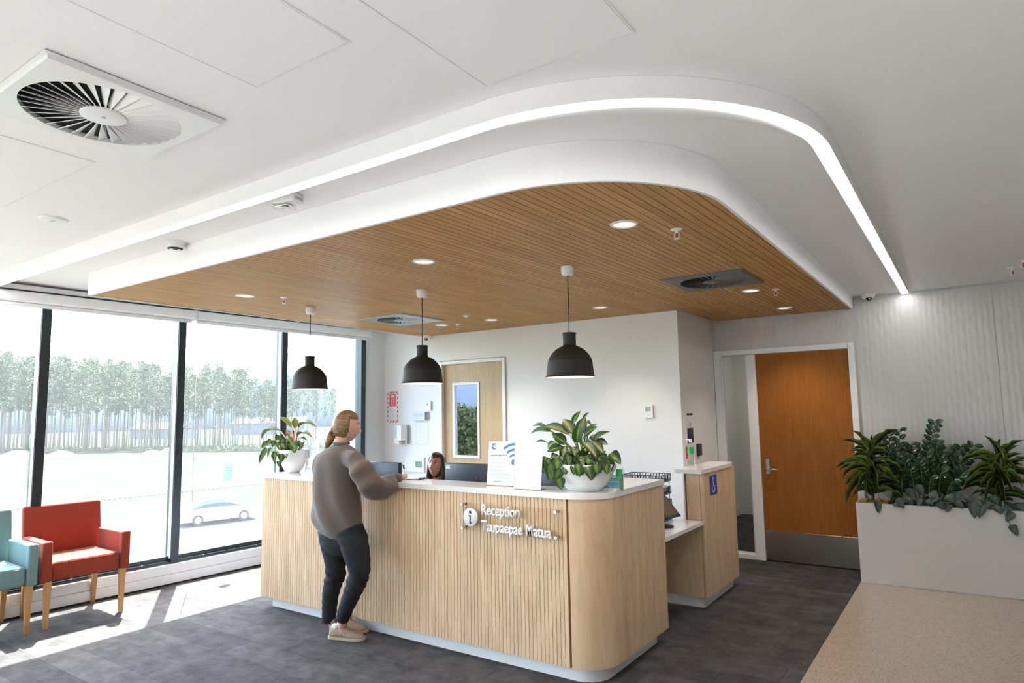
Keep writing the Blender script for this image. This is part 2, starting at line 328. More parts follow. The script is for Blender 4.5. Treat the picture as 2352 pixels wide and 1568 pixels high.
struct('wall_left', MB().box(-.16, -.03, -4.7, 6.42, -.15, SILL-.002).box(-.16, -.02, 5.966, 6.42, SILL, 2.8).box(-.16, -.03, -4.7, 5.966, HEAD+.002, 2.9), M['wall'], 'white wall holding the row of tall windows', **WL)
struct('baseboard_left', MB().rbox(-.03, .03, -4.6, 6.4, .012, .10, .004, 1, False).rbox(-.03, .02, -4.6, 6.4, .10, .196, .006, 1, False), M['trim'], 'white stepped skirting duct under the windows', **WL)
struct('trim_1', MB().box(-.03, .075, -4.6, 5.985, 2.706, 2.722), M['black'], 'thin black strip standing in for the shadow gap above the blinds', **WL)  # black strip painted where the gap is only in shade
struct('trim_2', MB().box(-.03, .07, -4.6, 6.35, 2.724, 2.765), M['trim'], 'white pelmet strip above the blinds', **WL)

# ================================================================ CEILING FEATURE
WZ = 2.606
def arc(cx, cy, r, a0, a1, n): return [(cx+r*math.cos(R(a0+(a1-a0)*i/n)), cy+r*math.sin(R(a0+(a1-a0)*i/n))) for i in range(n+1)]
BFX, BFY, BRX, BR = -5.72, 2.34, -.89, .78
bpath = [(BFX, BY-.002), (BFX, BFY)]+arc(BRX-BR, BFY+BR, BR, -90, 0, 28)+[(BRX, DY-.02)]
def offset_path(path, d):
    out = []
    for i, p in enumerate(path):
        a = Vector(path[max(i-1, 0)]); b = Vector(p); c = Vector(path[min(i+1, len(path)-1)])
        n1 = (b-a) if i else (c-b); n2 = (c-b) if i < len(path)-1 else (b-a)
        n1 = Vector((n1.y, -n1.x)).normalized(); n2 = Vector((n2.y, -n2.x)).normalized()
        m = (n1+n2).normalized(); dd = d(i) if callable(d) else d
        out.append(b+m*(dd/max(.3, m.dot(n1))))
    return out
def ribbon(path, d0, d1, z0, z1f):
    p0 = offset_path(path, d0); p1 = offset_path(path, d1)
    rings = [[(a.x, a.y, z0), (b.x, b.y, z0), (b.x, b.y, z1f(b.y)), (a.x, a.y, z1f(a.y))] for a, b in zip(p0, p1)]
    return rings
struct('trim_3', MB().loft(ribbon(bpath, -.018, 0, WZ-.006, lambda y: cz(y)-.001), True, False), M['ceil'], 'white curved bulkhead edge around the timber ceiling')
# timber slats, each its own board, cut to the bulkhead outline
def clip(poly, a, b):                       # keep left of a->b
    out = []
    for i in range(len(poly)):
        p, q = poly[i], poly[(i+1) % len(poly)]
        sp = (b[0]-a[0])*(p[1]-a[1])-(b[1]-a[1])*(p[0]-a[0]); sq = (b[0]-a[0])*(q[1]-a[1])-(b[1]-a[1])*(q[0]-a[0])
        if sp >= 0: out.append(p)
        if sp*sq < 0: t = sp/(sp-sq); out.append((p[0]+(q[0]-p[0])*t, p[1]+(q[1]-p[1])*t))
    return out
inner = [(v.x, v.y) for v in offset_path(bpath, -.019)][1:]
TC = struct('ceiling.001', MB().prism([(BFX+.02, BY-.004), *inner[0:1], *inner[1:-1], (BRX-.02, DY-.024), (-2.335, DY-.024), (-2.335, BY-.004)], WZ+.014, WZ+.02), M['groove'], 'warm brown timber slat ceiling over the desk')
sy, skew, pitch = 4.42, .026, .048
k = 0
xs = -.87
while xs > -5.76:
    for seg, (ya, yb) in enumerate(((2.2, sy-.001), (sy+.001, 7.5))):
        back = BY-.006 if xs-.024 < -2.36 else DY-.026
        yb2 = min(yb, back)
        poly = [(xs-.0435+skew*(ya-sy), ya), (xs+skew*(ya-sy), ya), (xs+skew*(yb2-sy), yb2), (xs-.0435+skew*(yb2-sy), yb2)]
        for i in range(len(inner)-1): poly = clip(poly, inner[i], inner[i+1]) if poly else poly
        if poly: poly = clip(poly, (BFX+.02, 9), (BFX+.02, 0))
        if len(poly) < 3: continue
        cx_, cy_ = poly[0]
        obj('ceiling_slat', MB().prism([(x-cx_, y-cy_) for x, y in poly], 0, .0135), M['slat'], parent=TC, loc=(cx_, cy_, WZ))
    xs -= pitch; k += 1

# ---- LED light line following the curve
LFY, LRX, LR, LZ = 1.905, -.40, 1.045, 2.700
lpath = [(-6.58+.6*i, LFY) for i in range(9)]+arc(LRX-LR, LFY+LR, LR, -90, 0, 36)+[(LRX, LFY+LR+.5*i) for i in range(1, 9)]+[(LRX, DY-.06)]
led = root('led_light_line', (-3, LFY, LZ))
nL = len(lpath)
def lip(i):
    s = i/(nL-1); return -(.054+.062*max(0, 1-abs(s-.46)/.30)**.8+.004)
def lp(mb): return mb.tf(Matrix.Translation((3, -LFY, -LZ)))
obj('housing', lp(MB().loft([[(a.x, a.y, LZ+.004), (b.x, b.y, LZ+.004), (b.x, b.y, cz(b.y)-.001), (a.x, a.y, cz(a.y)-.001)] for a, b in zip(offset_path(lpath, lip), offset_path(lpath, .006))], True, False)), M['ceil'], parent=led)
M['led'] = emis('led_diffuser', (.97, .985, 1), 6.5)
obj('diffuser', lp(MB().loft([[(a.x, a.y, LZ), (b.x, b.y, LZ), (b.x, b.y, LZ+.006), (a.x, a.y, LZ+.006)] for a, b in zip(offset_path(lpath, -.052), offset_path(lpath, 0))], True, False)), M['led'], parent=led)
tag(led, 'long glowing white LED strip curving around the bulkhead', 'light')

# ---- ceiling access panels
def panel_quad(p, name_label, inset=.0):
    P = [onc(*q) for q in p]
    return P
def access(x0, x1, y0, y1, label):
    t = root('ceiling_hatch', ((x0+x1)/2, (y0+y1)/2, cz((y0+y1)/2))); hx, hy = (x1-x0)/2, (y1-y0)/2
    t.rotation_euler = (math.atan(CZS), 0, 0)
    fr = MB()
    for a in ((-hx-.006, hx+.006, -hy-.006, -hy), (-hx-.006, hx+.006, hy, hy+.006), (-hx-.006, -hx, -hy, hy), (hx, hx+.006, -hy, hy)): fr.box(*a, -.003, .001)
    obj('panel', MB().box(-hx+.003, hx-.003, -hy+.003, hy-.003, -.0025, .001), M['ceil'], parent=t)
    obj('edge_trim', fr, M['white'], parent=t)
    tag(t, label, 'ceiling hatch')
a, b = onc(1137, 189), onc(873, 30); c_ = onc(1461, 80)
access(min(a.x, b.x)-.0, c_.x, c_.y-.72 if False else a.y-.62, a.y, 'square white ceiling access panel nearest the curved light line')
a, b, c_ = onc(597, 194), onc(299, 65), onc(806, 98)
access(b.x, c_.x, a.y-.62, a.y, 'square white ceiling access panel beside the large white air diffuser')
a, b = onc(125, 417), onc(216, 372)
access(a.x-.62, b.x, a.y-.5, a.y, 'white ceiling access panel at the left edge below the large diffuser')

# ---- swirl air diffusers
def diffuser(c, half, rad, tilt, mats, label, nb=32, th=.016):
    t = root('air_diffuser', c); t.rotation_euler = (tilt, 0, 0); n = 64
    def sq(k):
        a = 2*math.pi*k/n; x, y = math.cos(a), math.sin(a); m = max(abs(x), abs(y)); return x/m, y/m
    def ringat(f, z): return [(f(k)[0], f(k)[1], z) for k in range(n)]
    S = lambda h: (lambda k: (sq(k)[0]*h, sq(k)[1]*h)); Cc = lambda r: (lambda k: (r*math.cos(2*math.pi*k/n), r*math.sin(2*math.pi*k/n)))
    obj('face_plate', MB().loft([ringat(S(half), 0), ringat(S(half), -.006), ringat(S(half*.965), -.007), ringat(S(half*.96), -th), ringat(Cc(rad), -th), ringat(Cc(rad), -.001)], False, False), mats[0], parent=t)
    obj('plenum_shade', MB().lathe([(1e-4, -.001), (rad, -.0008)], n=48), mats[1], parent=t)  # flat dark disc put in for the shade inside the vent
    hub = obj('hub', MB().lathe([(1e-4, -th-.003), (rad*.28, -th-.003), (rad*.30, -th), (rad*.30, -th+.006)], n=32), mats[0], parent=t)
    obj('screw', MB().lathe([(1e-4, -th-.006), (.008, -th-.005), (.009, -th-.003)], n=12), M['grey'], parent=hub)
    w = 2*math.pi*rad/nb
    bl = MB()
    r0, r1 = rad*.29, rad*.995
    for (r, k) in ((r0, .35), (r1, 1.0)):
        pass
    bl.add([(r0, .22*w*.35, -th), (r1, .16*w, -th), (r1, -.50*w, -.002), (r0, -.4*w*.35, -.002), (r0, .22*w*.35+.001, -th+.0015), (r1, .16*w+.0015, -th+.0015)], [(0, 1, 2, 3), (0, 4, 5, 1)])
    me = bl.mesh('blade', mats[0])
    for i in range(nb): obj('blade', me, parent=t, rot=(0, 0, 2*math.pi*i/nb))
    tag(t, label, 'air vent'); return t
M['ventdark'] = mat('vent_shadow', (.02, .022, .025), .9)
M['ventgrey'] = mat('dark_grey_vent', (.14, .14, .145), .4, metal=.4)
M['ventpale'] = mat('satin_aluminium_vent', (.42, .45, .46), .32, metal=.7)
a, c_ = onc(104, 110), onc(335, 358); ctr = (a+c_)/2; hs = max(abs(a.x-c_.x), abs(a.y-c_.y))/2
ctr.z = cz(ctr.y)-.003
diffuser(ctr, hs, hs*.86, math.atan(CZS), (M['white'], M['ventdark']), 'large square white swirl air diffuser on the white ceiling', 34, .02)
diffuser((-1.56, 5.03, WZ), .312, .245, 0, (M['ventgrey'], M['ventdark']), 'dark grey square swirl air diffuser in the timber ceiling near the brown door', 30, .012)
diffuser((-4.843, 4.985, WZ), .325, .25, 0, (M['ventpale'], M['ventdark']), 'silver square swirl air diffuser in the timber ceiling above the desk', 30, .012)

# ---- recessed downlights
M['lampwarm'] = emis('downlight_glow', (1, .87, .77), .34)
def downlight(x, y, label, z=None, power=14, col=(1, .84, .70), grp='downlights in the timber ceiling', cone=105):
    t = root('downlight', (x, y, z or WZ))
    obj('trim_ring', MB().lathe([(.060, -.001), (.062, -.007), (.072, -.006), (.076, 0)], n=36), M['white'], parent=t)
    obj('diffuser', MB().lathe([(1e-4, -.0012), (.03, -.0014), (.061, -.002)], n=36), M['lampwarm'], parent=t)
    ld = bpy.data.lights.new('downlight_beam', 'SPOT'); ld.energy = power; ld.spot_size = R(cone); ld.spot_blend = .8; ld.color = col; ld.shadow_soft_size = .05
    l = bpy.data.objects.new('lamp_beam', ld); COL.objects.link(l); l.parent = t; l.location = (0, 0, -.03)
    tag(t, label, 'downlight', grp)
for x, y, s in ((-1.44, 3.165, 'largest recessed downlight near the curved bulkhead corner'), (-2.855, 3.145, 'recessed downlight above and left of the middle pendant lamp'), (-4.82, 3.145, 'recessed downlight left of the leftmost pendant lamp'), (-1.44, 5.67, 'recessed downlight right beside the dark grey diffuser'), (-1.435, 6.9, 'recessed downlight nearest the brown door'), (-2.85, 5.65, 'recessed downlight right of the rightmost pendant cable'), (-4.14, 5.63, 'small recessed downlight above the pale oak door'), (-4.81, 5.6, 'small recessed downlight just behind the silver diffuser')):
    downlight(x, y, s)

# added unseen downlights behind the viewer, a fill to brighten ceiling and counter
for i, (x, y) in enumerate([(x, y) for y in (-.9, -2.9) for x in (-2.3, -.8, .7, 2.2, 3.6)]):
    downlight(x, y, 'added unseen fill downlight in the white ceiling behind the viewer', cz(y), 112, (.70, .83, 1), 'added fill downlights behind the viewer', 100)
# ---- sprinklers and detectors
def sprinkler(x, y, z, label, s=1.0):
    t = root('sprinkler', (x, y, z)); t.scale = (s, s, s)
    obj('escutcheon', MB().lathe([(1e-4, -.009), (.016, -.009), (.030, -.004), (.033, 0)], n=24), M['white'], parent=t)
    fr = MB().cyl((0, 0, 0), (0, 0, -.022), .009, n=10)
    for sgn in (-1, 1): fr.tube([(sgn*.008, 0, -.02), (sgn*.016, 0, -.032), (sgn*.012, 0, -.044), (0, 0, -.052)], .0028, 6)
    obj('frame', fr, M['white'], parent=t)
    obj('glass_bulb', MB().cyl((0, 0, -.022), (0, 0, -.048), .0035, n=8), mat('red_bulb' if 'redb' not in M else 'rb', (.5, .03, .03), .2), parent=t)
    obj('deflector', MB().lathe([(1e-4, -.055), (.018, -.055), (.018, -.052), (1e-4, -.052)], n=16), M['white'], parent=t)
    tag(t, label, 'sprinkler', 'fire sprinklers')
sprinkler(-1.252, 3.44, WZ, 'fire sprinkler between the big downlight and curved bulkhead', 1.0)
sprinkler(-4.655, 3.40, WZ, 'fire sprinkler near the leftmost pendant lamp', 1.0)
sprinkler(-1.256, 5.745, WZ, 'fire sprinkler right of the dark grey diffuser', 1.0)
sprinkler(-4.632, 5.66, WZ, 'fire sprinkler between two small downlights above the pale door', 1.0)
p = onc(2325, 614); sprinkler(p.x, p.y, cz(p.y), 'fire sprinkler on the white ceiling at the right edge', 1.2)
p = onc(2349, 596); sprinkler(p.x, p.y, cz(p.y), 'fire sprinkler cut by the right edge of the photo', 1.2)
t = root('motion_sensor', (-4.163, 5.228, WZ)); obj('base', MB().lathe([(1e-4, -.006), (.034, -.006), (.04, 0)], n=24), M['white'], parent=t); obj('lens', MB().ball((0, 0, -.008), (.02, .02, .014), 12, 6), M['white'], parent=t)
tag(t, 'small round white sensor on the timber ceiling above the pale door', 'sensor')
p = onc(403, 556); t = root('smoke_detector', (p.x, p.y, cz(p.y)))
obj('base', MB().lathe([(.062, 0), (.062, -.016), (.055, -.02), (1e-4, -.021)], n=32), M['white'], parent=t)
obj('head', MB().lathe([(.048, -.02), (.046, -.045), (.036, -.052), (1e-4, -.052)], n=32), M['white'], parent=t)
obj('vent_slot', MB().lathe([(.037, -.0525), (.0475, -.046), (.048, -.043)], n=32), M['black'], parent=t); obj('cap', MB().lathe([(.034, -.0525), (.030, -.058), (1e-4, -.059)], n=24), M['chrome'], parent=t)
tag(t, 'round smoke detector hanging between light line and bulkhead', 'smoke detector')
p = onc(123, 503); t = root('ceiling_disc', (p.x, p.y, cz(p.y))); obj('plate', MB().lathe([(1e-4, -.012), (.06, -.012), (.074, -.007), (.078, 0)], n=36), M['white'], parent=t)
obj('arrow_mark', MB().add([(-.018, -.012, -.0125), (.018, -.012, -.0125), (0, .02, -.0125)], [(0, 2, 1)]), M['grey'], parent=t)
tag(t, 'flat round white speaker disc on the white ceiling', 'speaker')
p = onc(660, 448); t = root('emergency_light', (p.x, p.y, cz(p.y)), .25)
obj('body', MB().rbox(-.06, .075, -.045, .045, -.05, 0, .008, 2), M['white'], parent=t)
obj('lens', MB().rbox(-.072, .03, -.04, .04, -.075, -.048, .008, 2), M['acrylic'], parent=t); obj('reflector', MB().rbox(-.06, .02, -.03, .03, -.066, -.05, .003, 1), M['chrome'], parent=t)
obj('label_strip', MB().box(.045, .0755, -.03, .03, -.036, -.02), M['grey'], parent=t)
q = onc(600, 474); obj('round_cover', MB().lathe([(1e-4, -.012), (.07, -.012), (.09, 0)], c=(-.17, 0, 0), n=32), M['ceil'], parent=t)
tag(t, 'white emergency light fitting between light line and bulkhead', 'light')
def dome(x, y, z, face, label, s=1.0):
    t = root('dome_camera', (x, y, z), face); t.scale = (s, s, s)
    obj('base', MB().lathe([(.055, 0), (.055, -.02), (.045, -.035), (.02, -.045), (1e-4, -.046)], n=28), M['white'], parent=t)
    obj('eye', MB().ball((0, -.02, -.036), .026, 14, 9), M['black'], parent=t)
    obj('lens', MB().ball((0, -.037, -.045), .009, 8, 6), M['chrome'], parent=t)
    tag(t, label, 'security camera')
dome(-.74, 7.36, cz(7.36), .3, 'white dome security camera in the corner above the brown door', 1.15)
dome(-5.62, 6.24, WZ, .5, 'white dome security camera above the fire notice on the back wall', 1.1)

# ---- roller blinds
def blind(s0, s1, label):
    t = root('roller_blind', (WX0+WSL*(s0+s1)/2, (s0+s1)/2, 2.6), WANG); hw = (s1-s0)/2
    prof = [(.025, .104), (.105, .104), (.118, .09), (.122, .06), (.118, .03), (.10, .014), (.03, .012)]
    obj('cassette', MB().loft([[(x, y, z) for x, z in prof] for y in (-hw+.004, hw-.004)], True, False), M['trim'], parent=t)
    obj('hem_bar', MB().rbox(.06, .085, -hw+.02, hw-.02, -.022, .013, .006, 2), M['grey'] if False else M['trim'], parent=t)
    for e in (-1, 1): obj('end_bracket', MB().rbox(.02, .125, e*hw-.006, e*hw+.002, .004, .106, .002, 1), M['white'], parent=t)
    tag(t, label, 'blind')
sj = wl(437, 712)
blind(1.2, sj, 'white roller blind rolled up over the windows behind the red chair'); blind(sj+.01, 5.975, 'white roller blind rolled up over the windows behind the woman')
t = root('blind_chain', (WX0+WSL*sj+.13, sj+.012, .9)); obj('cord', MB().tube([(0, 0, -.3), (0, 0, 1.78)], .0025, 6), M['white'], parent=t); obj('connector', MB().ball((0, 0, .3), (.006, .006, .014), 8, 6), M['chrome'], parent=t)
tag(t, 'thin white blind cord hanging beside the window post', 'cord')

# ---- pendant lamps
M['pendin'] = mat('pendant_inner_white', (.85, .74, .68), .5)
M['bulb'] = emis('bulb_glow', (1, .82, .66), 12)
def pendant(x, y, zb, label):
    t = root('pendant_lamp', (x, y, WZ)); b = zb-WZ
    obj('canopy', MB().lathe([(.046, 0), (.046, -.03), (.042, -.052), (.034, -.06), (1e-4, -.061)], n=32), M['white'], parent=t)
    obj('cable', MB().cyl((0, 0, -.058), (0, 0, b+.30), .0032, n=8), M['black'], parent=t)
    prof = [(1e-4, .303), (.040, .303), (.0465, .301), (.046, .292), (.0435, .285), (.0435, .222), (.047, .213), (.066, .205), (.092, .19), (.116, .168), (.134, .145), (.1435, .128), (.1445, .122), (.149, .117), (.151, .105), (.156, .06), (.161, .02), (.163, .008), (.168, .005), (.168, 0), (.163, 0)]
    sh = obj('lamp_shade', MB().lathe([(r, b+z) for r, z in prof], n=48), M['rubber'], parent=t)
    obj('shade_lining', MB().lathe([(.163, b), (.157, b+.03), (.147, b+.1), (.13, b+.14), (.09, b+.185), (.03, b+.2), (1e-4, b+.2)], n=48), M['pendin'], parent=sh)
    obj('bulb', MB().ball((0, 0, b+.10), (.032, .032, .045), 14, 10), M['bulb'], parent=t)
    tag(t, label, 'pendant lamp', 'pendant lamps over the reception counter')
pendant(-2.2, 3.885, ony(1310, 866, 3.885).z, 'matt black pendant lamp in front of the bare white wall, rightmost of three')
pendant(-3.545, 3.885, ony(970, 880.5, 3.885).z, 'matt black pendant lamp overlapping the pale door frame, middle of three')
pendant(-4.925, 3.885, ony(709, 894, 3.885).z, 'matt black pendant lamp in front of the windows, leftmost of three')

# ================================================================ RECEPTION COUNTER
CFY, CRX, CCR, CT = 3.565, -1.85, .22, 1.117
CL, CE = -5.125, 4.56
cpath = [(CL, CFY)]+arc(CRX-CCR, CFY+CCR, CCR, -90, 0, 16)+[(CRX, CE)]
def band(path, d0, d1, z0, z1):
    p0 = offset_path(path, d0); p1 = offset_path(path, d1)
    return MB().loft([[(a.x, a.y, z0), (b.x, b.y, z0), (b.x, b.y, z1), (a.x, a.y, z1)] for a, b in zip(p0, p1)], True, False)
PIT_ = .0288
cn = root('reception_counter', (-3.4, CFY+.05, 0)); co = Matrix.Translation((3.4, -CFY-.05, 0))
obj('core', band(cpath, -.11, -.009, .092, 1.079).tf(co), M['groove'], parent=cn)
obj('plinth', band([(CL+.09, CFY)]+cpath[1:-1]+[(CRX, CE-.06)], -.10, -.06, 0, .094).tf(co), M['white'], parent=cn)
cpan = [(-2.058, CFY)]+arc(CRX-CCR, CFY+CCR, CCR, -90, 0, 16)[1:]+[(CRX, 3.838)]
mb = band(cpan, -.010, 0, .09, 1.08)
for i in range(len(mb.sm)): mb.sm[i] = False
obj('corner_panel', mb.tf(co), M['birchflat'], parent=cn)
obj('end_strip', MB().box(CL, -5.07, CFY, CFY+.0095, .09, 1.08).tf(co), M['birch'], parent=cn)
obj('end_panel', MB().box(CL, CL+.02, CFY+.0096, CFY+.11, .09, 1.08).tf(co), M['birch'], parent=cn)
obj('end_panel', MB().box(CRX-.11, CRX-.0005, CE+.0005, CE+.014, .09, 1.08).tf(co), M['birchflat'], parent=cn)
sm = MB().box(0, PIT_-.0036, 0, .0095, .09, 1.08).mesh('counter_slat', M['birch'])
for i in range(105):
    x = -5.067+i*PIT_
    if x+PIT_ > -2.056: break
    obj('counter_slat', sm, parent=cn, loc=(x+3.4, -.05, 0))
sm2 = MB().box(-.0095, 0, 0, PIT_-.0036, .09, 1.08).mesh('counter_slat', M['birch'])
y = 3.8395
while y+PIT_ < CE+.002: obj('counter_slat', sm2, parent=cn, loc=(CRX+3.4, y-CFY-.05, 0)); y += PIT_
tag(cn, 'pale birch reception counter with vertical grooved slats and rounded corner', 'counter')
wtp = [(CL-.008, CFY)]+arc(CRX-CCR, CFY+CCR, CCR, -90, 0, 16)+[(CRX, CE+.02)]
oo = offset_path(wtp, .007); ii = [(CRX-.29, CE+.02), (CRX-.29, CFY+.29), (CL-.008, CFY+.29)]
wt = tag(obj('counter_worktop', MB().prism([(p.x+3.4, p.y-CFY) for p in oo]+[(x+3.4, y-CFY) for x, y in ii], 0, CT-1.081), M['quartz'], loc=(-3.4, CFY, 1.081)), 'white quartz worktop running along the top of the reception counter', 'worktop')

# staff desk behind it
dk = root('staff_desk', (-3.6, 4.1, 0))
obj('desk_top', MB().box(-1.5, 1.55, -.38, .35, .715, .745), M['white'], parent=dk)
for x in (-1.49, 0, 1.52): obj('leg_panel', MB().box(x, x+.025, -.36, .33, 0, .715), M['white'], parent=dk)
tag(dk, 'white staff desk hidden behind the reception counter', 'desk')

# lower accessible shelf and the side counter
sc2 = root('side_counter', (-1.92, 5.85, 0)); co2 = Matrix.Translation((1.92, -5.85, 0)); SX = -1.842; S0 = 5.415
obj('core', MB().box(-2.0, SX-.0095, S0+.012, 6.325, .092, 1.084).tf(co2), M['groove'], parent=sc2)
obj('front_panel', MB().box(-2.6, SX-.03, S0, S0+.0115, .09, .674).box(-1.985, SX-.03, S0, S0+.0115, .706, 1.084).tf(co2), M['birchflat'], parent=sc2)
obj('inner_panel', MB().box(-2.012, -2.0005, S0, 6.325, .706, 1.084).tf(co2), M['white'], parent=sc2)
obj('corner_post', MB().rbox(SX-.03, SX, S0, S0+.045, .09, 1.084, .008, 3).tf(co2), M['birch'], parent=sc2)
obj('plinth', MB().box(-2.55, SX-.05, S0+.045, 6.27, 0, .0895).tf(co2), M['white'], parent=sc2)
sm3 = MB().box(-.0095, 0, 0, PIT_-.0042, .09, 1.084).mesh('counter_slat', M['birch'])
y = S0+.0475
while y+PIT_ < 6.325: obj('counter_slat', sm3, parent=sc2, loc=(SX+1.92, y-5.85, 0)); y += PIT_
tag(sc2, 'pale birch side counter carrying the blue wheelchair sign', 'counter')
tag(obj('side_worktop', MB().prism([(-.16, -.475), (.07, -.475), (.075, -.44), (.075, .36), (.045, .47), (-.16, .47)], 0, .033), M['quartz'], loc=(-1.91, 5.85, 1.085)), 'white quartz top of the side counter near the sanitiser bottle', 'worktop')
ad = root('low_desk', (-2.2, 5.0, 0))
obj('desk_top', MB().prism([(-.5, -.43), (.35, -.43), (.35, .413), (-.5, .413)], .676, .705), M['quartz'], parent=ad)
obj('under_panel', MB().box(-.48, -.46, -.42, .41, 0, .676), M['birchflat'], parent=ad)
obj('bracket', MB().box(-.45, .2, -.425, -.405, .60, .676), M['steel'], parent=ad)
tag(ad, 'low white accessible desk shelf between the two birch counters', 'desk')
for nm, x0, x1, y0, y1 in (('tray_shelf', -2.98, -2.715, 5.2, 6.3),):
    pass

# ================================================================ LETTERING
_tc = {}
def text_mesh(s, width=None, height=None, extrude=.0, mat_=None, offset=0.0, align='LEFT', shear=0.0, space=1.0):
    cu = bpy.data.curves.new('lettering', 'FONT'); cu.body = s; cu.size = 1; cu.extrude = 0; cu.offset = offset; cu.align_x = align; cu.shear = shear; cu.resolution_u = 3; cu.space_line = space
    o = bpy.data.objects.new('lettering', cu); COL.objects.link(o); bpy.context.view_layer.update()
    me = bpy.data.meshes.new_from_object(o.evaluated_get(bpy.context.evaluated_depsgraph_get())); bpy.data.objects.remove(o); bpy.data.curves.remove(cu)
    xs = [v.co.x for v in me.vertices]; ys = [v.co.y for v in me.vertices]; w = max(xs)-min(xs); hh = max(ys)-min(ys)
    kx = width/w if width else None; ky = height/hh if height else None
    kx = kx or ky; ky = ky or kx
    for v in me.vertices: v.co = (v.co.x*kx, v.co.y*ky, v.co.z)
    if extrude:
        bm = bmesh.new(); bm.from_mesh(me); g = bmesh.ops.extrude_face_region(bm, geom=bm.faces[:])
        for v in g['geom']:
            if isinstance(v, bmesh.types.BMVert): v.co.z += extrude
        bmesh.ops.recalc_face_normals(bm, faces=bm.faces); bm.to_mesh(me); bm.free()
    me.materials.clear()
    if mat_: me.materials.append(mat_)
    return me
def quad(mb, x0, x1, y0, y1, z=0): return mb.add([(x0, y0, z), (x1, y0, z), (x1, y1, z), (x0, y1, z)], [(0, 1, 2, 3)])
def disc(mb, x, y, r, z=0, n=28, a0=0, a1=360):
    return mb.add([(x, y, z)]+[(x+r*math.cos(R(a0+(a1-a0)*i/n)), y+r*math.sin(R(a0+(a1-a0)*i/n)), z) for i in range(n+1)], [(0, i+1, i+2) for i in range(n)])
def ringarc(mb, x, y, r0, r1, a0, a1, z=0, n=20):
    o = [(x+r*math.cos(R(a0+(a1-a0)*i/n)), y+r*math.sin(R(a0+(a1-a0)*i/n)), z) for i in range(n+1) for r in (r0, r1)]
    return mb.add(o, [(2*i, 2*i+1, 2*i+3, 2*i+2) for i in range(n)])
M['paper'] = mat('white_paper', (.80, .81, .83), .6, var=.02)
M['navy'] = mat('navy_ink', (.022, .026, .10), .5)
M['inkblue'] = mat('blue_ink', (.10, .24, .42), .5)
M['inkpale'] = mat('pale_grey_ink', (.52, .56, .64), .6)
M['inkfaint'] = mat('very_faint_ink', (.70, .71, .74), .6)
M['paleblue'] = mat('pale_blue_print', (.50, .60, .72), .6)
M['red'] = mat('signal_red', (.62, .05, .05), .45)
M['pinkred'] = mat('faded_red_print', (.78, .16, .16), .5)
M['green'] = mat('green_print', (.02, .40, .10), .5)
M['teal'] = mat('teal_green_print', (.20, .45, .36), .5)
M['signblue'] = mat('sign_blue', (.012, .06, .35), .4)
M['skyprint'] = mat('sky_blue_print', (.06, .36, .68), .5)
M['letter'] = mat('white_sign_letter', (.88, .88, .88), .4, var=.01)
# acrylic reception sign with standoffs
SY = CFY-.032
P1, P2, P3, P4 = ony(1062, 1157, SY), ony(1277, 1174, SY), ony(1062, 1211.5, SY), ony(1278, 1235, SY)
rs = root('reception_sign', ((P1.x+P2.x)/2, SY, (P1.z+P4.z)/2)); rs.rotation_euler = (R(90), 0, 0)
ro = lambda p: (p.x-rs.location.x, p.z-rs.location.z)
hw = (P2.x-P1.x)/2+.012; hh = (P1.z-P3.z+P2.z-P4.z)/4+.012
obj('acrylic_panel', MB().rbox(-hw, hw, -hh, hh, -.004, .004, .002, 1), M['acrylic'], parent=rs)
for sx in (-1, 1):
    for sy_ in (-1, 1): obj('standoff', MB().cyl((sx*(hw-.014), sy_*(hh-.014), -.034), (sx*(hw-.014), sy_*(hh-.014), .012), .0095, n=14), M['chrome'], parent=rs)
a, b = ony(1107, 1185, SY), ony(1195, 1191, SY)
obj('lettering', text_mesh('Reception', b.x-a.x, .094, .008, M['letter'], offset=.028), parent=rs, loc=(a.x-rs.location.x, .022, .004))
a2, b2 = ony(1107, 1213, SY), ony(1268, 1226, SY)
obj('lettering', text_mesh('Taupaepae Matua', b2.x-a2.x, .094, .008, M['letter'], offset=.028), parent=rs, loc=(a2.x-rs.location.x, -.083, .004))
ci = ony(1082.5, 1187, SY); cxr = ci.x-rs.location.x; czr = ci.z-rs.location.z
rd = obj('info_roundel', MB().lathe([(1e-4, .012), (.058, .012), (.06, .010), (.06, .004)], c=(cxr, czr, 0), n=40), M['white'], parent=rs)
im = MB(); disc(im, .0, .033, .0115, 0)
st = [(-.013, .012), (-.004, .016), (.007, .013), (.004, -.028), (.008, -.033), (.013, -.030), (.013, -.036), (.004, -.043), (-.007, -.040), (-.0075, -.034), (-.006, .004), (-.013, .006)]
im.add([(x, y, 0) for x, y in st], [tuple(range(len(st)))[::-1]])
obj('letter_i', im, M['navy'], parent=rd, loc=(cxr, czr, .0125))
tag(rs, 'clear acrylic sign reading Reception Taupaepae Matua on the counter front', 'sign')

# wheelchair sign on the side counter
q1, q2, q3 = onx(1629, 1093, SX), onx(1645, 1091, SX), onx(1631, 1138, SX)
wsg = root('wheelchair_sign', (SX+.001, (q1.y+q2.y)/2, (q1.z+q3.z)/2)); wsg.rotation_euler = (R(90), 0, R(90))
wh, wv = (q2.y-q1.y)/2, (q1.z-q3.z)/2
obj('plate', MB().box(-wh, wh, -wv, wv, .0, .002), M['signblue'], parent=wsg)
wi = MB(); disc(wi, -.008, wv*.68, .011); ringarc(wi, -.004, -wv*.34, .028, .037, -200, 60)
wi.add([(x, y, 0) for x, y in [(-.016, wv*.5), (-.004, wv*.5), (.0, .0), (.03, .0), (.044, -wv*.62), (.036, -wv*.66), (.022, -.014), (-.010, -.014)]], [tuple(range(8))[::-1]])
quad(wi, -.002, .026, wv*.2, wv*.27)
obj('wheelchair_symbol', wi, M['white'], parent=wsg, loc=(0, 0, .0026))
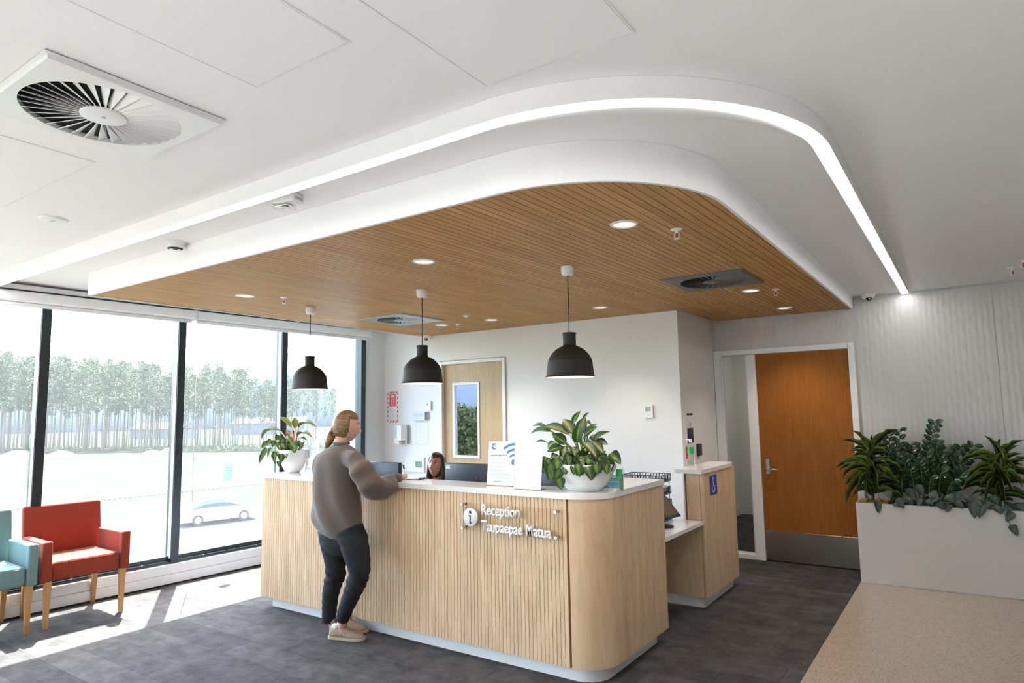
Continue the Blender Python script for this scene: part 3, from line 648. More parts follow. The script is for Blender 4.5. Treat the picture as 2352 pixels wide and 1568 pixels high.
tag(wsg, 'blue square wheelchair access sign on the side counter', 'sign')

# ---- table-top sign holders on the counter
def holder(c, rz, w, h, label, tilt=R(9), depth=.09):
    t = root('sign_holder', c, rz)
    s = obj('acrylic_stand', MB().box(-w/2, w/2, -.004, depth, 0, .003).tf(Matrix.Identity(4)), M['acrylic'], parent=t)
    sh = obj('sheet', MB().box(-w/2, w/2, 0, .002, 0, h), M['paper'], parent=t, loc=(0, 0, .004), rot=(-tilt, 0, 0))
    tag(t, label, 'sign'); return t, sh
def fl(sh, name, mb, m, z=-.0008): return obj(name, mb, m, parent=sh, loc=(0, z, 0), rot=(R(90), 0, 0))
pw = onz(1142, 1117, CT); 
t, sh = holder((pw.x, pw.y+.03, CT), R(8), .205, .30, 'wifi information sheet with blue signal arcs in a stand')
w, h = .205, .30; LX = -w/2
gl = MB()
for r0, r1 in ((.114, .131), (.077, .093), (.042, .056)): ringarc(gl, w/2-.003, h-.142, r0, r1, 90, 133)
disc(gl, w/2-.003, h-.142, .02, 0, 16, 90, 270); fl(sh, 'signal_arcs', gl, M['inkblue'])
lg = MB(); disc(lg, LX+.042, h-.035, .022); fl(sh, 'wifi_badge', lg, M['inkblue'])
b2_ = MB(); b2_.add([(x, y, 0) for x, y in [(LX+.041, h-.046), (LX+.068, h-.046), (LX+.068, h-.024), (LX+.041, h-.024)]], [(0, 1, 2, 3)]); fl(sh, 'badge_patch', b2_, M['paper'], -.0012)
fl(sh, 'lettering', text_mesh('Wi', .020, .014, 0, M['paper'], .02), None, -.0016).location = (LX+.019, -.0016, h-.041)
fl(sh, 'lettering', text_mesh('Fi', .014, .014, 0, M['inkblue'], .0), None, -.0018).location = (LX+.045, -.0018, h-.041)
fl(sh, 'lettering', text_mesh('Are you', .046, .011, 0, M['paleblue']), None).location = (LX+.018, -.0008, h-.082)
fl(sh, 'lettering', text_mesh('using the right Wi-Fi', .125, .014, 0, M['inkblue'], .01), None).location = (LX+.018, -.0008, h-.100)
fl(sh, 'lettering', text_mesh('for your device?', .092, .013, 0, M['paleblue']), None).location = (LX+.018, -.0008, h-.120)
ln = MB(); random.seed(2)
for k, (yy, x1) in enumerate(((.143, .11), (.149, .11), (.155, .03), (.170, .11), (.190, .11), (.197, .10), (.204, .11), (.217, .17), (.223, .15), (.229, .16), (.235, .08), (.246, .17), (.252, .15))): quad(ln, LX+.018, LX+.018+x1, h-yy-.0022, h-yy)
fl(sh, 'text_lines', ln, M['inkpale'])
cr = MB(); quad(cr, LX+.055, LX+.067, .0245, .0285); quad(cr, LX+.059, LX+.063, .0205, .0325); quad(cr, LX+.074, LX+.118, .0275, .0300); quad(cr, LX+.074, LX+.100, .0225, .0250); fl(sh, 'cross_logo', cr, M['skyprint'])
pw = onz(1208, 1125, CT); t, sh = holder((pw.x, pw.y+.01, CT), R(3), .205, .30, 'almost blank white notice in a stand beside the big plant')
ln = MB()
for k, (yy, a_, b_) in enumerate(((.04, .09, .115), (.08, .035, .165), (.098, .05, .15), (.116, .03, .16), (.134, .035, .15), (.152, .085, .12), (.205, .035, .155), (.222, .05, .13))): quad(ln, LX+a_, LX+b_, h-yy-.005, h-yy)
fl(sh, 'text_lines', ln, M['inkfaint'])
cv = MB(); pts = [(LX+.002+.2*i/20, .03+.01*math.sin(i/20*5.5-2.2)) for i in range(21)]
for (x0, y0), (x1, y1) in zip(pts, pts[1:]): cv.add([(x0, y0, 0), (x1, y1, 0), (x1, y1+.0015, 0), (x0, y0+.0015, 0)], [(0, 1, 2, 3)])
fl(sh, 'wave_line', cv, M['inkfaint'])
pw = onz(703, 1087, CT); t, sh = holder((pw.x+.015, pw.y+.02, CT), R(-14), .205, .30, 'leaning pay here leaflet in a clear stand by the left plant', R(11))
hd = MB(); quad(hd, LX+.006, w/2-.006, h-.10, h-.006); fl(sh, 'header_block', hd, M['inkpale'])
fl(sh, 'lettering', text_mesh('Pay', .06, .03, 0, M['paper'], .01), None, -.0014).location = (LX+.02, -.0014, h-.045)
fl(sh, 'lettering', text_mesh('Here', .075, .027, 0, M['paper'], .01), None, -.0014).location = (LX+.02, -.0014, h-.082)
ic = MB(); quad(ic, w/2-.06, w/2-.02, h-.055, h-.016); fl(sh, 'card_icon', ic, M['paper'], -.0012)
ph = MB(); quad(ph, LX+.008, LX+.02, h-.19, h-.10); quad(ph, LX+.03, LX+.05, h-.175, h-.15); quad(ph, LX+.012, LX+.03, h-.24, h-.20); fl(sh, 'photo_marks', ph, M['grey'])
bt = MB(); quad(bt, LX+.006, w/2-.006, .03, .045); fl(sh, 'footer_band', bt, M['paleblue'])

# ---- items by the right bowl: mask box, sanitiser in acrylic box
pb = onz(1404, 1126, CT); mbx = root('mask_box', (pb.x-.03, pb.y+.045, CT), R(12))
obj('carton', MB().rbox(-.10, .075, -.045, .045, 0, .075, .002, 1, False), M['teal'], parent=mbx)
obj('white_band', MB().box(-.10, .075, -.0462, -.0451, .0, .013), M['paper'], parent=mbx)
msk = MB().add([(x, -.0456, z) for x, z in ((.008, .052), (.06, .052), (.058, .034), (.034, .020), (.010, .034))], [(0, 4, 3, 2, 1)]); obj('mask_picture', msk, M['skyprint'], parent=mbx)
obj('mask_edge', MB().add([(x, -.0459, z) for x, z in ((.004, .055), (.064, .055), (.064, .051), (.004, .051))], [(0, 3, 2, 1)]), M['paper'], parent=mbx)
obj('lettering', text_mesh('Mask', .036, .013, 0, M['paper'], .01), parent=mbx, loc=(-.036, -.0458, .026), rot=(R(90), 0, 0))
obj('open_flap', MB().box(-.06, .05, -.03, .03, .0752, .09), M['paper'], parent=mbx)
tag(mbx, 'green cardboard face mask box beside the right plant bowl', 'box')
bt_ = root('sanitiser_bottle', (pb.x+.055, pb.y+.015, CT))
obj('bottle', MB().lathe([(1e-4, 0), (.022, 0), (.024, .01), (.024, .13), (.020, .15), (.010, .157), (.010, .165)], n=20), M['acrylic'], parent=bt_)
obj('gel', MB().lathe([(1e-4, .004), (.021, .005), (.0215, .08), (1e-4, .08)], n=18), M['cglass'], parent=bt_)
obj('pump', MB().cyl((0, 0, .165), (0, 0, .18), .011, n=12).rbox(-.035, .01, -.006, .006, .18, .19, .003, 1), M['white'], parent=bt_)
obj('label_patch', MB().loft([[(-.0245*math.cos(a), -.0245*math.sin(a), z) for a in [R(20+140*i/10) for i in range(11)]] for z in (.085, .135)], False, True, False), M['green'], parent=bt_)
tag(bt_, 'clear sanitiser bottle with green label by the mask box', 'bottle')
p = onz(1590, 1068, 1.118); b3 = root('sanitiser_bottle', (p.x+.03, p.y-.1, 1.118)); b3.scale = (1.25,)*3
for ch in bt_.children: c = ch.copy(); COL.objects.link(c); c.parent = b3
obj('red_label', MB().box(-.034, -.027, -.014, .014, .05, .135), M['red'], parent=b3)
tag(b3, 'clear pump bottle with red and green labels on the side counter', 'bottle')

# clipboard, pen are with the person; monitors on the desk
M['monback'] = mat('dark_navy_monitor', (.035, .05, .075), .38, var=.1, scale=2)
def monitor(c, rz, w, h, label, logo=False):
    t = root('monitor', c, rz)
    bk = obj('back_shell', MB().rbox(-w/2, w/2, -.012, .03, .13, .13+h, .008, 2), M['monback'], parent=t)
    obj('screen', MB().box(-w/2+.008, w/2-.008, .0302, .032, .14, .122+h), M['black'], parent=t)
    obj('stand_neck', MB().rbox(-.03, .03, -.03, -.012, .01, .13+h*.4, .004, 1), M['black'], parent=t)
    obj('stand_base', MB().rbox(-.12, .12, -.09, .08, 0, .012, .005, 1), M['black'], parent=t)
    if logo:
        obj('logo_disc', text_mesh('hp', .05, .07, 0, M['chrome'], .0, shear=.25), parent=bk, loc=(.02, -.0128, .13+h*.55), rot=(R(90), 0, 0))
        obj('asset_tag', MB().box(-w/2+.012, -w/2+.055, -.0135, -.012, .13+h-.045, .13+h-.02), M['paper'], parent=bk)
    tag(t, label, 'monitor')
ym = 4.12
a = ony(1026, 1062, ym); b = ony(920, 1062, ym); c_ = ony(1250, 1084, ym-.1)
monitor((a.x+.27, ym, .745), R(3), .54, a.z-.745-.13, 'dark blue back of a monitor with silver logo behind the wifi sheet', True)
monitor((b.x-.27, ym, .745), R(-2), .54, b.z-.745-.13, 'dark monitor back beside the standing woman\'s writing hand')
monitor((c_.x, ym-.08, .745), R(-8), .5, c_.z-.745-.13, 'black monitor mostly hidden behind the right plant bowl')

# ---- notices and devices on the back wall (all face the room, mounted at y = BY)
def wallbox(name, px0, py0, px1, py1, d, m, label, cat, rz=0):
    a, b = ony(px0, py0, BY), ony(px1, py1, BY)
    t = root(name, ((a.x+b.x)/2, BY, (a.z+b.z)/2)); hx, hz = (b.x-a.x)/2, (a.z-b.z)/2
    o = obj('body', MB().rbox(-hx, hx, -d, -.0005, -hz, hz, min(.004, d*.4), 1, False), m, parent=t); tag(t, label, cat); return t, hx, hz
def patch(t, name, x0, x1, z0, z1, m, y): return obj(name, MB().add([(x0, y, z0), (x1, y, z0), (x1, y, z1), (x0, y, z1)], [(0, 1, 2, 3)]), m, parent=t)
t, hx, hz = wallbox('fire_notice', 890, 900, 915, 970, .002, M['paper'], 'white and red striped fire action notice on the back wall', 'notice')
patch(t, 'red_panel', -hx*.62, hx*.62, hz*.05, hz*.86, M['pinkred'], -.0026); patch(t, 'white_window', -hx*.3, hx*.3, hz*.62, hz*.76, M['paper'], -.003); patch(t, 'white_symbol', -hx*.25, hx*.25, hz*.12, hz*.5, M['paper'], -.003); patch(t, 'red_symbol', -hx*.18, hx*.18, hz*.14, hz*.48, M['pinkred'], -.0034)
sb = MB()
for i in range(7):
    z = -hz+i*(2*hz/7)
    for x0, x1 in ((-hx, -hx*.76), (hx*.76, hx)): sb.add([(x0, -.0026, z+.005), (x1, -.0026, z+.02), (x1, -.0026, z+.05), (x0, -.0026, z+.035)], [(0, 1, 2, 3)])
for i in range(3):
    x = -hx*.6+i*hx*.5
    for z0 in (-hz, hz-.022): sb.add([(x, -.0026, z0), (x+.035, -.0026, z0), (x+.05, -.0026, z0+.022), (x+.015, -.0026, z0+.022)], [(0, 1, 2, 3)])
obj('red_stripes', sb, M['pinkred'], parent=t)
ln = MB()
for i in range(9): quad(ln, -hx*.6, hx*(.1+.5*((i*37) % 10)/10), -hz*.1-i*.019-.006, -hz*.1-i*.019)
obj('text_lines', ln, M['paleblue'], parent=t, loc=(0, -.0026, 0), rot=(R(90), 0, 0))
p0, p1 = ony(916, 976, BY), ony(940, 1019, BY)
t = root('soap_dispenser', ((p0.x+p1.x)/2, BY, (p0.z+p1.z)/2)); hx = .085; hz = (p0.z-p1.z)/2
obj('housing', MB().loft([[(x, y, z) for x, y in ((-hx, -.001), (-hx, -.085), (-hx*.3, -.105), (hx*.5, -.10), (hx, -.05), (hx, -.001))] for z in (-hz*.62, hz)], True, False), M['white'], parent=t)
obj('back_plate', MB().box(hx, hx+.012, -.05, -.0005, -hz, hz), M['grey'], parent=t)
obj('nozzle', MB().rbox(-hx, hx*.1, -.10, -.002, -hz, -hz*.64, .004, 1), M['white'], parent=t)
patch(t, 'label_patch', -hx*.92, -hx*.32, -hz*.4, hz*.8, M['inkpale'], -.1065).rotation_euler = (0, 0, 0)
tag(t, 'white hand sanitiser dispenser mounted on the back wall', 'dispenser')
t, hx, hz = wallbox('alarm_keypad', 949, 946, 985, 965, .03, M['white'], 'white alarm keypad with small screen on the back wall', 'keypad')
patch(t, 'screen', -hx*.75, hx*.5, 0, hz*.6, M['paleblue'], -.0306); patch(t, 'dark_end', hx*.7, hx*.99, -hz*.95, hz*.95, M['dark'], -.0306); patch(t, 'border', -hx*.99, hx*.69, -hz*.97, hz*.97, M['inkfaint'], -.0303)
t, hx, hz = wallbox('printed_notice', 955, 967, 984, 1021, .002, M['paper'], 'pale blue framed printed notice below the keypad', 'notice')
patch(t, 'header', -hx*.98, hx*.98, hz*.88, hz*.98, M['paleblue'], -.0026); fr = MB()
for a_ in ((-hx, -hx*.95, -hz, hz), (hx*.95, hx, -hz, hz), (-hx, hx, -hz, -hz*.97)): quad(fr, *a_)
obj('border', fr, M['paleblue'], parent=t, loc=(0, -.0027, 0), rot=(R(90), 0, 0)); ln = MB(); random.seed(5)
for i in range(12): quad(ln, -hx*.7, hx*random.uniform(-.1, .7), hz*.7-i*.022-.005, hz*.7-i*.022)
obj('text_lines', ln, M['inkfaint'], parent=t, loc=(0, -.0026, 0), rot=(R(90), 0, 0))
t, hx, hz = wallbox('call_point', 979, 921, 992, 942, .025, M['white'], 'small white switch with a red button beside the pale door', 'switch')
obj('red_button', MB().ball((-hx*.2, -.026, hz*.25), (.012, .006, .009), 10, 6), M['red'], parent=t)
t, hx, hz = wallbox('wall_controller', 932, 1048, 976, 1085, .02, M['white'], 'white wall controller with a green screen beside the seated woman', 'controller')
patch(t, 'screen', hx*.12, hx*.8, -hz*.35, hz*.45, mat('green_lcd', (.16, .34, .22), .35), -.0206)
t, hx, hz = wallbox('thermostat', 1481, 930, 1502, 960, .022, M['white'], 'small white thermostat on the bare white wall', 'thermostat')
patch(t, 'screen', -hx*.75, hx*.55, hz*.05, hz*.72, mat('grey_lcd', (.33, .40, .40), .3), -.0226); patch(t, 'brand_mark', -hx*.2, hx*.2, -hz*.62, -hz*.52, M['grey'], -.0226)
# on the return wall (faces +x)
def retbox(name, px0, py0, px1, py1, d, m, label, cat):
    a, b = onx(px0, py0, -2.34), onx(px1, py1, -2.34)
    t = root(name, (-2.34, (a.y+b.y)/2, (a.z+b.z)/2), R(90)); hx, hz = (b.y-a.y)/2, (a.z-b.z)/2
    obj('body', MB().rbox(-hx, hx, -d, -.0005, -hz, hz, min(.004, d*.4), 1, False), m, parent=t); tag(t, label, cat); return t, hx, hz
t, hx, hz = retbox('tall_notice', 1576.5, 949, 1593, 1016, .002, M['paper'], 'tall white and navy notice on the return wall', 'notice')
patch(t, 'navy_foot', -hx, hx, -hz, -hz*.0, M['navy'], -.0026); patch(t, 'navy_head', -hx, hx, hz*.86, hz, M['navy'], -.0026); patch(t, 'print_block', -hx*.3, hx*.4, hz*.1, hz*.4, M['inkpale'], -.0026)
t, hx, hz = retbox('card_reader', 1599, 1019, 1607, 1045, .03, M['black'], 'black card reader on the return wall', 'reader')
obj('led', MB().ball((0, -.031, hz*.6), (.006, .003, .006), 8, 5), M['red'], parent=t)

# ---- letter trays, tablet and card terminal on the low desk
M['traynavy'] = mat('navy_plastic_mesh', (.025, .03, .06), .45)
TB = (-2.36, 5.08); tx = -2.38
tp = ony(1505, 1090, 5.18)
stk = [(.712, None), (.82, None), (.93, None)]
tl = Vector((tp.x, 5.30))
papers = [[(.55, .06, .05), (.75, .70, .5)], [(.12, .35, .40), (.55, .68, .75), (.70, .74, .6)], [(.5, .05, .15), (.75, .78, .82)], []]
zt = onx(1540, 1098, tp.x).z
for k in range(4):
    z = .706+k*.105
    t = root('letter_tray', (-2.27, 5.25, z), R(4)); w_, d_ = .17, .125
    obj('base', MB().box(-w_, w_, -d_, d_, 0, .004), M['traynavy'], parent=t)
    gr = MB()
    for sgn in (-1, 1):
        gr.box(-w_, w_, sgn*d_-.003, sgn*d_+.003, .056, .062); gr.box(-w_, w_, sgn*d_-.003, sgn*d_+.003, .004, .014)
        for i in range(15): x = -w_+i*2*w_/14; gr.box(x-.003, x+.003, sgn*d_-.002, sgn*d_+.002, .01, .06)
    for sgn in (-1, 1):
        gr.box(sgn*w_-.003, sgn*w_+.003, -d_, d_, .056, .062); gr.box(sgn*w_-.003, sgn*w_+.003, -d_, d_, .004, .014)
        for i in range(9): y = -d_+i*2*d_/8; gr.box(sgn*w_-.002, sgn*w_+.002, y-.003, y+.003, .01, .06)
        gr.box(-w_, w_, 0, .0, .03, .03) if False else None
    obj('mesh_side', gr, M['traynavy'], parent=t)
    for sx in (-1, 1):
        for sy_ in (-1, 1):
            if k < 3: obj('riser', MB().cyl((sx*(w_-.01), sy_*(d_-.01), .004), (sx*(w_-.01), sy_*(d_-.01), .105), .004, n=6), M['steel'], parent=t)
    tag(t, ['navy mesh letter tray, lowest of the stack', 'navy mesh letter tray, second from the bottom', 'navy mesh letter tray, third from the bottom', 'empty navy mesh letter tray on top of the stack'][k], 'letter tray', 'stacked letter trays')
    for q, c in enumerate(papers[k]):
        tag(obj('paper_stack', MB().rbox(-.15, .15, -.115, .112, 0, .022, .002, 1, False), mat('folder_%d_%d' % (k, q), c, .6), loc=(-2.27, 5.25, z+.005+q*.0225), rot=(0, 0, R(4+q*2-1))), '%s paper folder in the %s letter tray' % ([['red', 'cream'], ['teal', 'pale blue', 'pale green'], ['crimson', 'white']][k][q], ['lowest', 'second', 'third'][k]), 'folder')
tb = root('tablet_stand', (-2.03, 5.00, .7052), R(72))
obj('base', MB().lathe([(1e-4, 0), (.075, 0), (.078, .006), (.06, .016), (1e-4, .02)], n=28), M['black'], parent=tb)
obj('arm', MB().tube([(0, .02, .012), (0, .06, .07), (0, .03, .14)], .014, 10), M['black'], parent=tb)
sc_ = obj('tablet', MB().rbox(-.085, .085, -.012, .0, -.125, .125, .005, 2), M['black'], parent=tb, loc=(0, -.01, .165), rot=(R(-46), 0, 0))
obj('screen', MB().box(-.07, .07, -.0128, -.0122, -.1, .1), mat('tablet_glass', (.16, .12, .09), .12, coat=.5), parent=sc_)
tag(tb, 'black tablet tilted on a stand on the low desk', 'tablet')
ct = root('card_terminal', (-2.06, 4.80, .7052), R(70))
obj('body', MB().loft([[(x, y, z) for x, z in ((-.05, 0), (.05, 0), (.045, zz), (-.045, zz))] for y, zz in ((-.09, .035), (-.02, .07), (.07, .11), (.09, .10))], True, False), M['white'], parent=ct)
obj('keypad', MB().rbox(-.042, .042, -.085, .075, 0, .012, .004, 1), M['black'], parent=ct, loc=(0, -.004, .058), rot=(R(25), 0, 0))
tag(ct, 'white card payment terminal with black keypad on the low desk', 'terminal')
tag(obj('brochure', MB().box(-.05, .05, -.002, .002, 0, .09), M['navy'], loc=(-1.99, 4.66, .7055), rot=(R(-14), 0, R(60))), 'navy brochure leaning at the edge of the low desk', 'brochure')
# sticker on the window
M['stick'] = bpy.data.materials.new('pale_blue_translucent_sticker'); M['stick'].use_nodes = True; _t = M['stick'].node_tree; _t.nodes.clear(); _a = nd(_t, 'ShaderNodeOutputMaterial'); _q = nd(_t, 'ShaderNodeBsdfTranslucent'); _q.inputs['Color'].default_value = (.26, .46, .62, 1); _t.links.new(_q.outputs[0], _a.inputs['Surface'])
a = onw(531, 1085); stx = root('window_sticker', (a.x+.0, a.y, a.z), WANG+R(90)); stx.rotation_euler = (R(0), R(9), WANG+R(90))
obj('sheet', MB().box(-.055, .055, .052, .0535, -.085, .085), M['stick'], parent=stx); ln = MB()
for i in range(5): quad(ln, -.04, .03+.01*(i % 2), .055-i*.03-.008, .055-i*.03)
obj('text_lines', ln, M['paper'], parent=stx, loc=(0, .0515, 0), rot=(R(90), 0, 0))
tag(stx, 'small pale blue notice stuck on the window glass', 'sticker')

# ================================================================ PLANTS
def leafmat(name, edge, mid, rib, band=.55, noise=25, rough=.35, sharp=.12, asym=0.0):
    m, t, p = _nt(name); p.inputs['Roughness'].default_value = rough; p.inputs['Specular IOR Level'].default_value = .45
    uv = nd(t, 'ShaderNodeUVMap'); sx = nd(t, 'ShaderNodeSeparateXYZ'); t.links.new(uv.outputs[0], sx.inputs[0])
    s1 = nd(t, 'ShaderNodeMath', operation='SUBTRACT'); s1.inputs[1].default_value = .5+asym; t.links.new(sx.outputs[0], s1.inputs[0])
    ab = nd(t, 'ShaderNodeMath', operation='ABSOLUTE'); t.links.new(s1.outputs[0], ab.inputs[0])
    no = nd(t, 'ShaderNodeTexNoise', Scale=noise, Detail=3.0); t.links.new(uv.outputs[0], no.inputs['Vector'])
    ad = nd(t, 'ShaderNodeMath', operation='MULTIPLY_ADD'); ad.inputs[1].default_value = .22; t.links.new(no.outputs['Fac'], ad.inputs[0]); t.links.new(ab.outputs[0], ad.inputs[2])
    mr = nd(t, 'ShaderNodeMapRange'); mr.inputs['From Min'].default_value = band*.5+.11-sharp; mr.inputs['From Max'].default_value = band*.5+.11+sharp; t.links.new(ad.outputs[0], mr.inputs['Value'])
    mx = nd(t, 'ShaderNodeMix', data_type='RGBA'); mx.inputs['A'].default_value = c4(mid); mx.inputs['B'].default_value = c4(edge); t.links.new(mr.outputs[0], mx.inputs['Factor'])
    r2 = nd(t, 'ShaderNodeMapRange'); r2.inputs['From Min'].default_value = .02; r2.inputs['From Max'].default_value = .05; t.links.new(ab.outputs[0], r2.inputs['Value'])
    m2 = nd(t, 'ShaderNodeMix', data_type='RGBA'); m2.inputs['A'].default_value = c4(rib); t.links.new(mx.outputs['Result'], m2.inputs['B']); t.links.new(r2.outputs[0], m2.inputs['Factor'])
    oi = nd(t, 'ShaderNodeObjectInfo'); mv = nd(t, 'ShaderNodeMapRange'); mv.inputs['To Min'].default_value = .72; mv.inputs['To Max'].default_value = 1.15; t.links.new(oi.outputs['Random'], mv.inputs['Value'])
    hs = nd(t, 'ShaderNodeHueSaturation'); t.links.new(mv.outputs[0], hs.inputs['Value']); t.links.new(m2.outputs['Result'], hs.inputs['Color']); t.links.new(hs.outputs[0], p.inputs['Base Color'])
    p.inputs['Transmission Weight'].default_value = 0; p.inputs['Subsurface Weight'].default_value = 0
    return m
M['lfA'] = leafmat('cream_striped_leaf', (.028, .085, .015), (.22, .25, .13), (.50, .48, .26), .50)
M['lfA2'] = leafmat('green_striped_leaf', (.030, .105, .012), (.05, .15, .02), (.45, .45, .2), .3)
M['lfP'] = leafmat('lime_heart_leaf', (.018, .055, .012), (.13, .24, .02), (.12, .2, .03), .34, noise=6, asym=.08)
M['lfD'] = leafmat('lemon_edged_strap_leaf', (.15, .19, .035), (.014, .042, .010), (.035, .07, .015), .68, noise=3, sharp=.05)
M['lfZ'] = leafmat('dark_glossy_leaf', (.012, .035, .012), (.016, .05, .014), (.03, .07, .02), .5, rough=.22)
M['lfS'] = leafmat('silver_veined_heart_leaf', (.02, .045, .028), (.07, .10, .075), (.02, .05, .03), .5, noise=14)
M['lfR'] = leafmat('pink_edged_leaf', (.30, .17, .07), (.12, .24, .03), (.42, .24, .14), .72, noise=8)
M['stem'] = mat('plant_stem', (.12, .17, .05), .5); M['stempink'] = mat('pink_stem', (.50, .26, .18), .5); M['soil'] = mat('bark_mulch', (.10, .05, .025), .9, var=.5, scale=60)
def leaf_mesh(name, mt, wf, arch, fold=.12, nu=4, nv=9, twist=0.0, curl=0.0):
    vs, fs, uv = [], [], []
    for j in range(nv+1):
        v = j/nv; hw_ = max(.004, wf(v))/2; z0 = arch*4*v*(1-v)-curl*v*v; a = twist*v
        for i in range(nu+1):
            u = i/nu*2-1; x = u*hw_; z = abs(u)*hw_*fold*2
            vs.append((x*math.cos(a)-z*math.sin(a)*0, v, z0+z+x*math.sin(a))); uv.append((i/nu, v))
    for j in range(nv):
        for i in range(nu): a = j*(nu+1)+i; fs.append((a, a+1, a+nu+2, a+nu+1))
    me = bpy.data.meshes.new(name); me.from_pydata(vs, [], fs); l = me.uv_layers.new(name='UVMap')
    for lp_ in me.loops: l.data[lp_.index].uv = uv[lp_.vertex_index]
    me.polygons.foreach_set('use_smooth', [True]*len(fs)); me.materials.append(mt); me.update(); return me
lan = lambda v: math.sin(math.pi*min(1, v**.82))**.85 if 0 < v < 1 else 0
hrt = lambda v: (min(1, v*6+.35)**.6)*math.cos(math.pi/2*max(0, (v-.15)/.85))**.75 if v < 1 else 0
strp = lambda v: (.45+.55*math.sin(math.pi*min(1, v*1.3+.1)) if v < .7 else .9*(1-v)/.3)
ovl = lambda v: math.sin(math.pi*v)**.6 if 0 < v < 1 else 0
LM = {'A': [leaf_mesh('leaf', M['lfA'], lan, a, .10) for a in (.05, .10, .16)], 'B': [leaf_mesh('leaf', M['lfA2'], lan, a, .12) for a in (.06, .12)],
      'P': [leaf_mesh('leaf', M['lfP'], hrt, a, .10, nv=8) for a in (.04, .10)], 'R': [leaf_mesh('leaf', M['lfR'], lan, a, .12) for a in (.06, .18)],
      'D': [leaf_mesh('leaf', M['lfD'], strp, a, .25, 4, 9) for a in (.08, .16, .24)], 'Z': [leaf_mesh('leaf', M['lfZ'], ovl, .05, .1, 4, 6)], 'S': [leaf_mesh('leaf', M['lfS'], hrt, a, .08, nv=7) for a in (.05, .12)]}
random.seed(11)
def place_leaf(parent, kind, B, T, width, hint=(0, 0, 1), k=None, name='leaf'):
    B, T = Vector(B), Vector(T); y = T-B; L = y.length; y.normalize(); hnt = Vector(hint); z = hnt-y*hnt.dot(y)
    if z.length < .05: z = y.orthogonal()
    z.normalize(); x = y.cross(z); m = Matrix((x, y, z)).transposed()
    me = LM[kind][random.randrange(len(LM[kind])) if k is None else k]
    o = obj(name, me, parent=parent); o.location = B-parent.location; o.rotation_euler = m.to_euler(); o.scale = (width, L, L); return o
TOCAM = lambda p: (CAM-Vector(p)).normalized()
def zoomed(ox, oy, s): return lambda zx, zy, y: ony(ox+zx/s, oy+zy/s, y)

# right bowl
bp = onz(1324, 1129, CT); BY0 = bp.y+.10
bowl = root('plant_bowl', (bp.x, BY0, CT))
prof = [(1e-4, 0), (.105, 0), (.112, .004), (.150, .04), (.186, .085), (.212, .135), (.222, .165), (.218, .17), (.208, .15), (.18, .135), (1e-4, .135)]
obj('bowl', MB().lathe(prof, n=56, sx=1.0, sy=.72), M['white'], parent=bowl)
obj('soil', MB().lathe([(1e-4, .145), (.20, .142)], n=32, sy=.7), M['soil'], parent=bowl)
zf = zoomed(1200, 930, 7.468); YB = BY0
A = [(860,330,1000,100,80,.03,'B'),(860,500,700,240,170,.02,'A'),(930,650,985,300,140,-.04,'B'),(990,500,1080,200,150,.03,'A'),(1030,260,1140,125,40,.06,'B'),(820,520,340,390,130,-.03,'A'),(500,460,140,495,90,.0,'B'),(420,380,170,365,70,.05,'B'),(1050,540,1290,370,130,.0,'B'),(1130,400,1280,325,50,.06,'A'),(1220,620,1510,455,90,.0,'B'),(750,680,500,490,160,-.05,'B'),(700,720,420,800,130,-.08,'B'),(750,700,690,900,80,-.1,'A'),(860,720,910,910,100,-.11,'A'),(1030,640,1280,920,140,-.11,'A'),(1200,620,1390,830,130,-.05,'A'),(1250,620,1470,680,110,.0,'A'),(960,840,1060,1110,110,-.15,'A'),(420,640,230,635,30,.03,'B'),(1100,300,1180,320,70,.06,'B'),(560,640,430,740,120,.0,'A'),(900,420,800,330,90,.08,'B'),(1000,600,900,400,120,.08,'B'),(1150,560,1330,600,120,.06,'A'),(650,560,560,620,120,.03,'B')]
for zx0, zy0, zx1, zy1, w_, dy, kd in A:
    b = zf(zx0, zy0, YB+dy*.4); t_ = zf(zx1, zy1, YB+dy); sc_ = 1/7.468/FPX*4.3
    place_leaf(bowl, kd, b, t_, w_*sc_*1.3, TOCAM(t_)*.75+Vector((0, 0, .6)))
    core_ = Vector((bp.x+random.uniform(-.03, .03), BY0+random.uniform(-.02, .02), CT+.15))
    obj('stem', MB().tube([core_-bowl.location, (core_.lerp(b, .55)+Vector((0, 0, .02)))-bowl.location, b-bowl.location], [.006, .005, .003], 6), M['stem'], parent=bowl)
Pl = [(1520,820,1690,1010,150,.02),(1480,940,1500,1170,150,-.02),(1330,900,1400,1080,130,-.08),(1260,1010,1290,1200,120,-.13),(1130,1050,1190,1300,130,-.15),(950,1010,980,1240,110,-.16),(1040,1090,1000,1210,90,-.15),(880,1030,880,1200,90,-.15),(800,860,800,1090,80,-.14),(720,1060,750,1200,80,-.15),(640,1110,560,1280,130,-.16),(620,960,600,1120,130,-.15),(500,1010,470,1330,140,-.14),(520,1060,540,1260,90,-.13),(400,900,380,1080,80,-.10),(330,950,300,1200,90,-.06),(270,890,270,1150,60,-.02),(250,850,205,990,30,.0),(360,1040,380,1150,100,-.1),(1150,930,1120,1020,120,-.13),(1390,870,1390,1000,110,-.06),(640,1260,670,1450,140,-.165),(1440,1010,1450,1190,100,-.08),(560,890,620,960,90,-.12),(680,880,700,970,80,-.12),(1230,1090,1210,1280,60,-.14),(780,950,700,1080,110,-.12),(1000,930,1010,1080,110,-.13),(1100,860,1130,960,120,-.1),(450,930,470,1060,110,-.1),(1300,960,1320,1100,110,-.1),(900,900,930,1030,110,-.12),(600,1040,650,1150,110,-.13),(1380,980,1360,1120,100,-.09)]
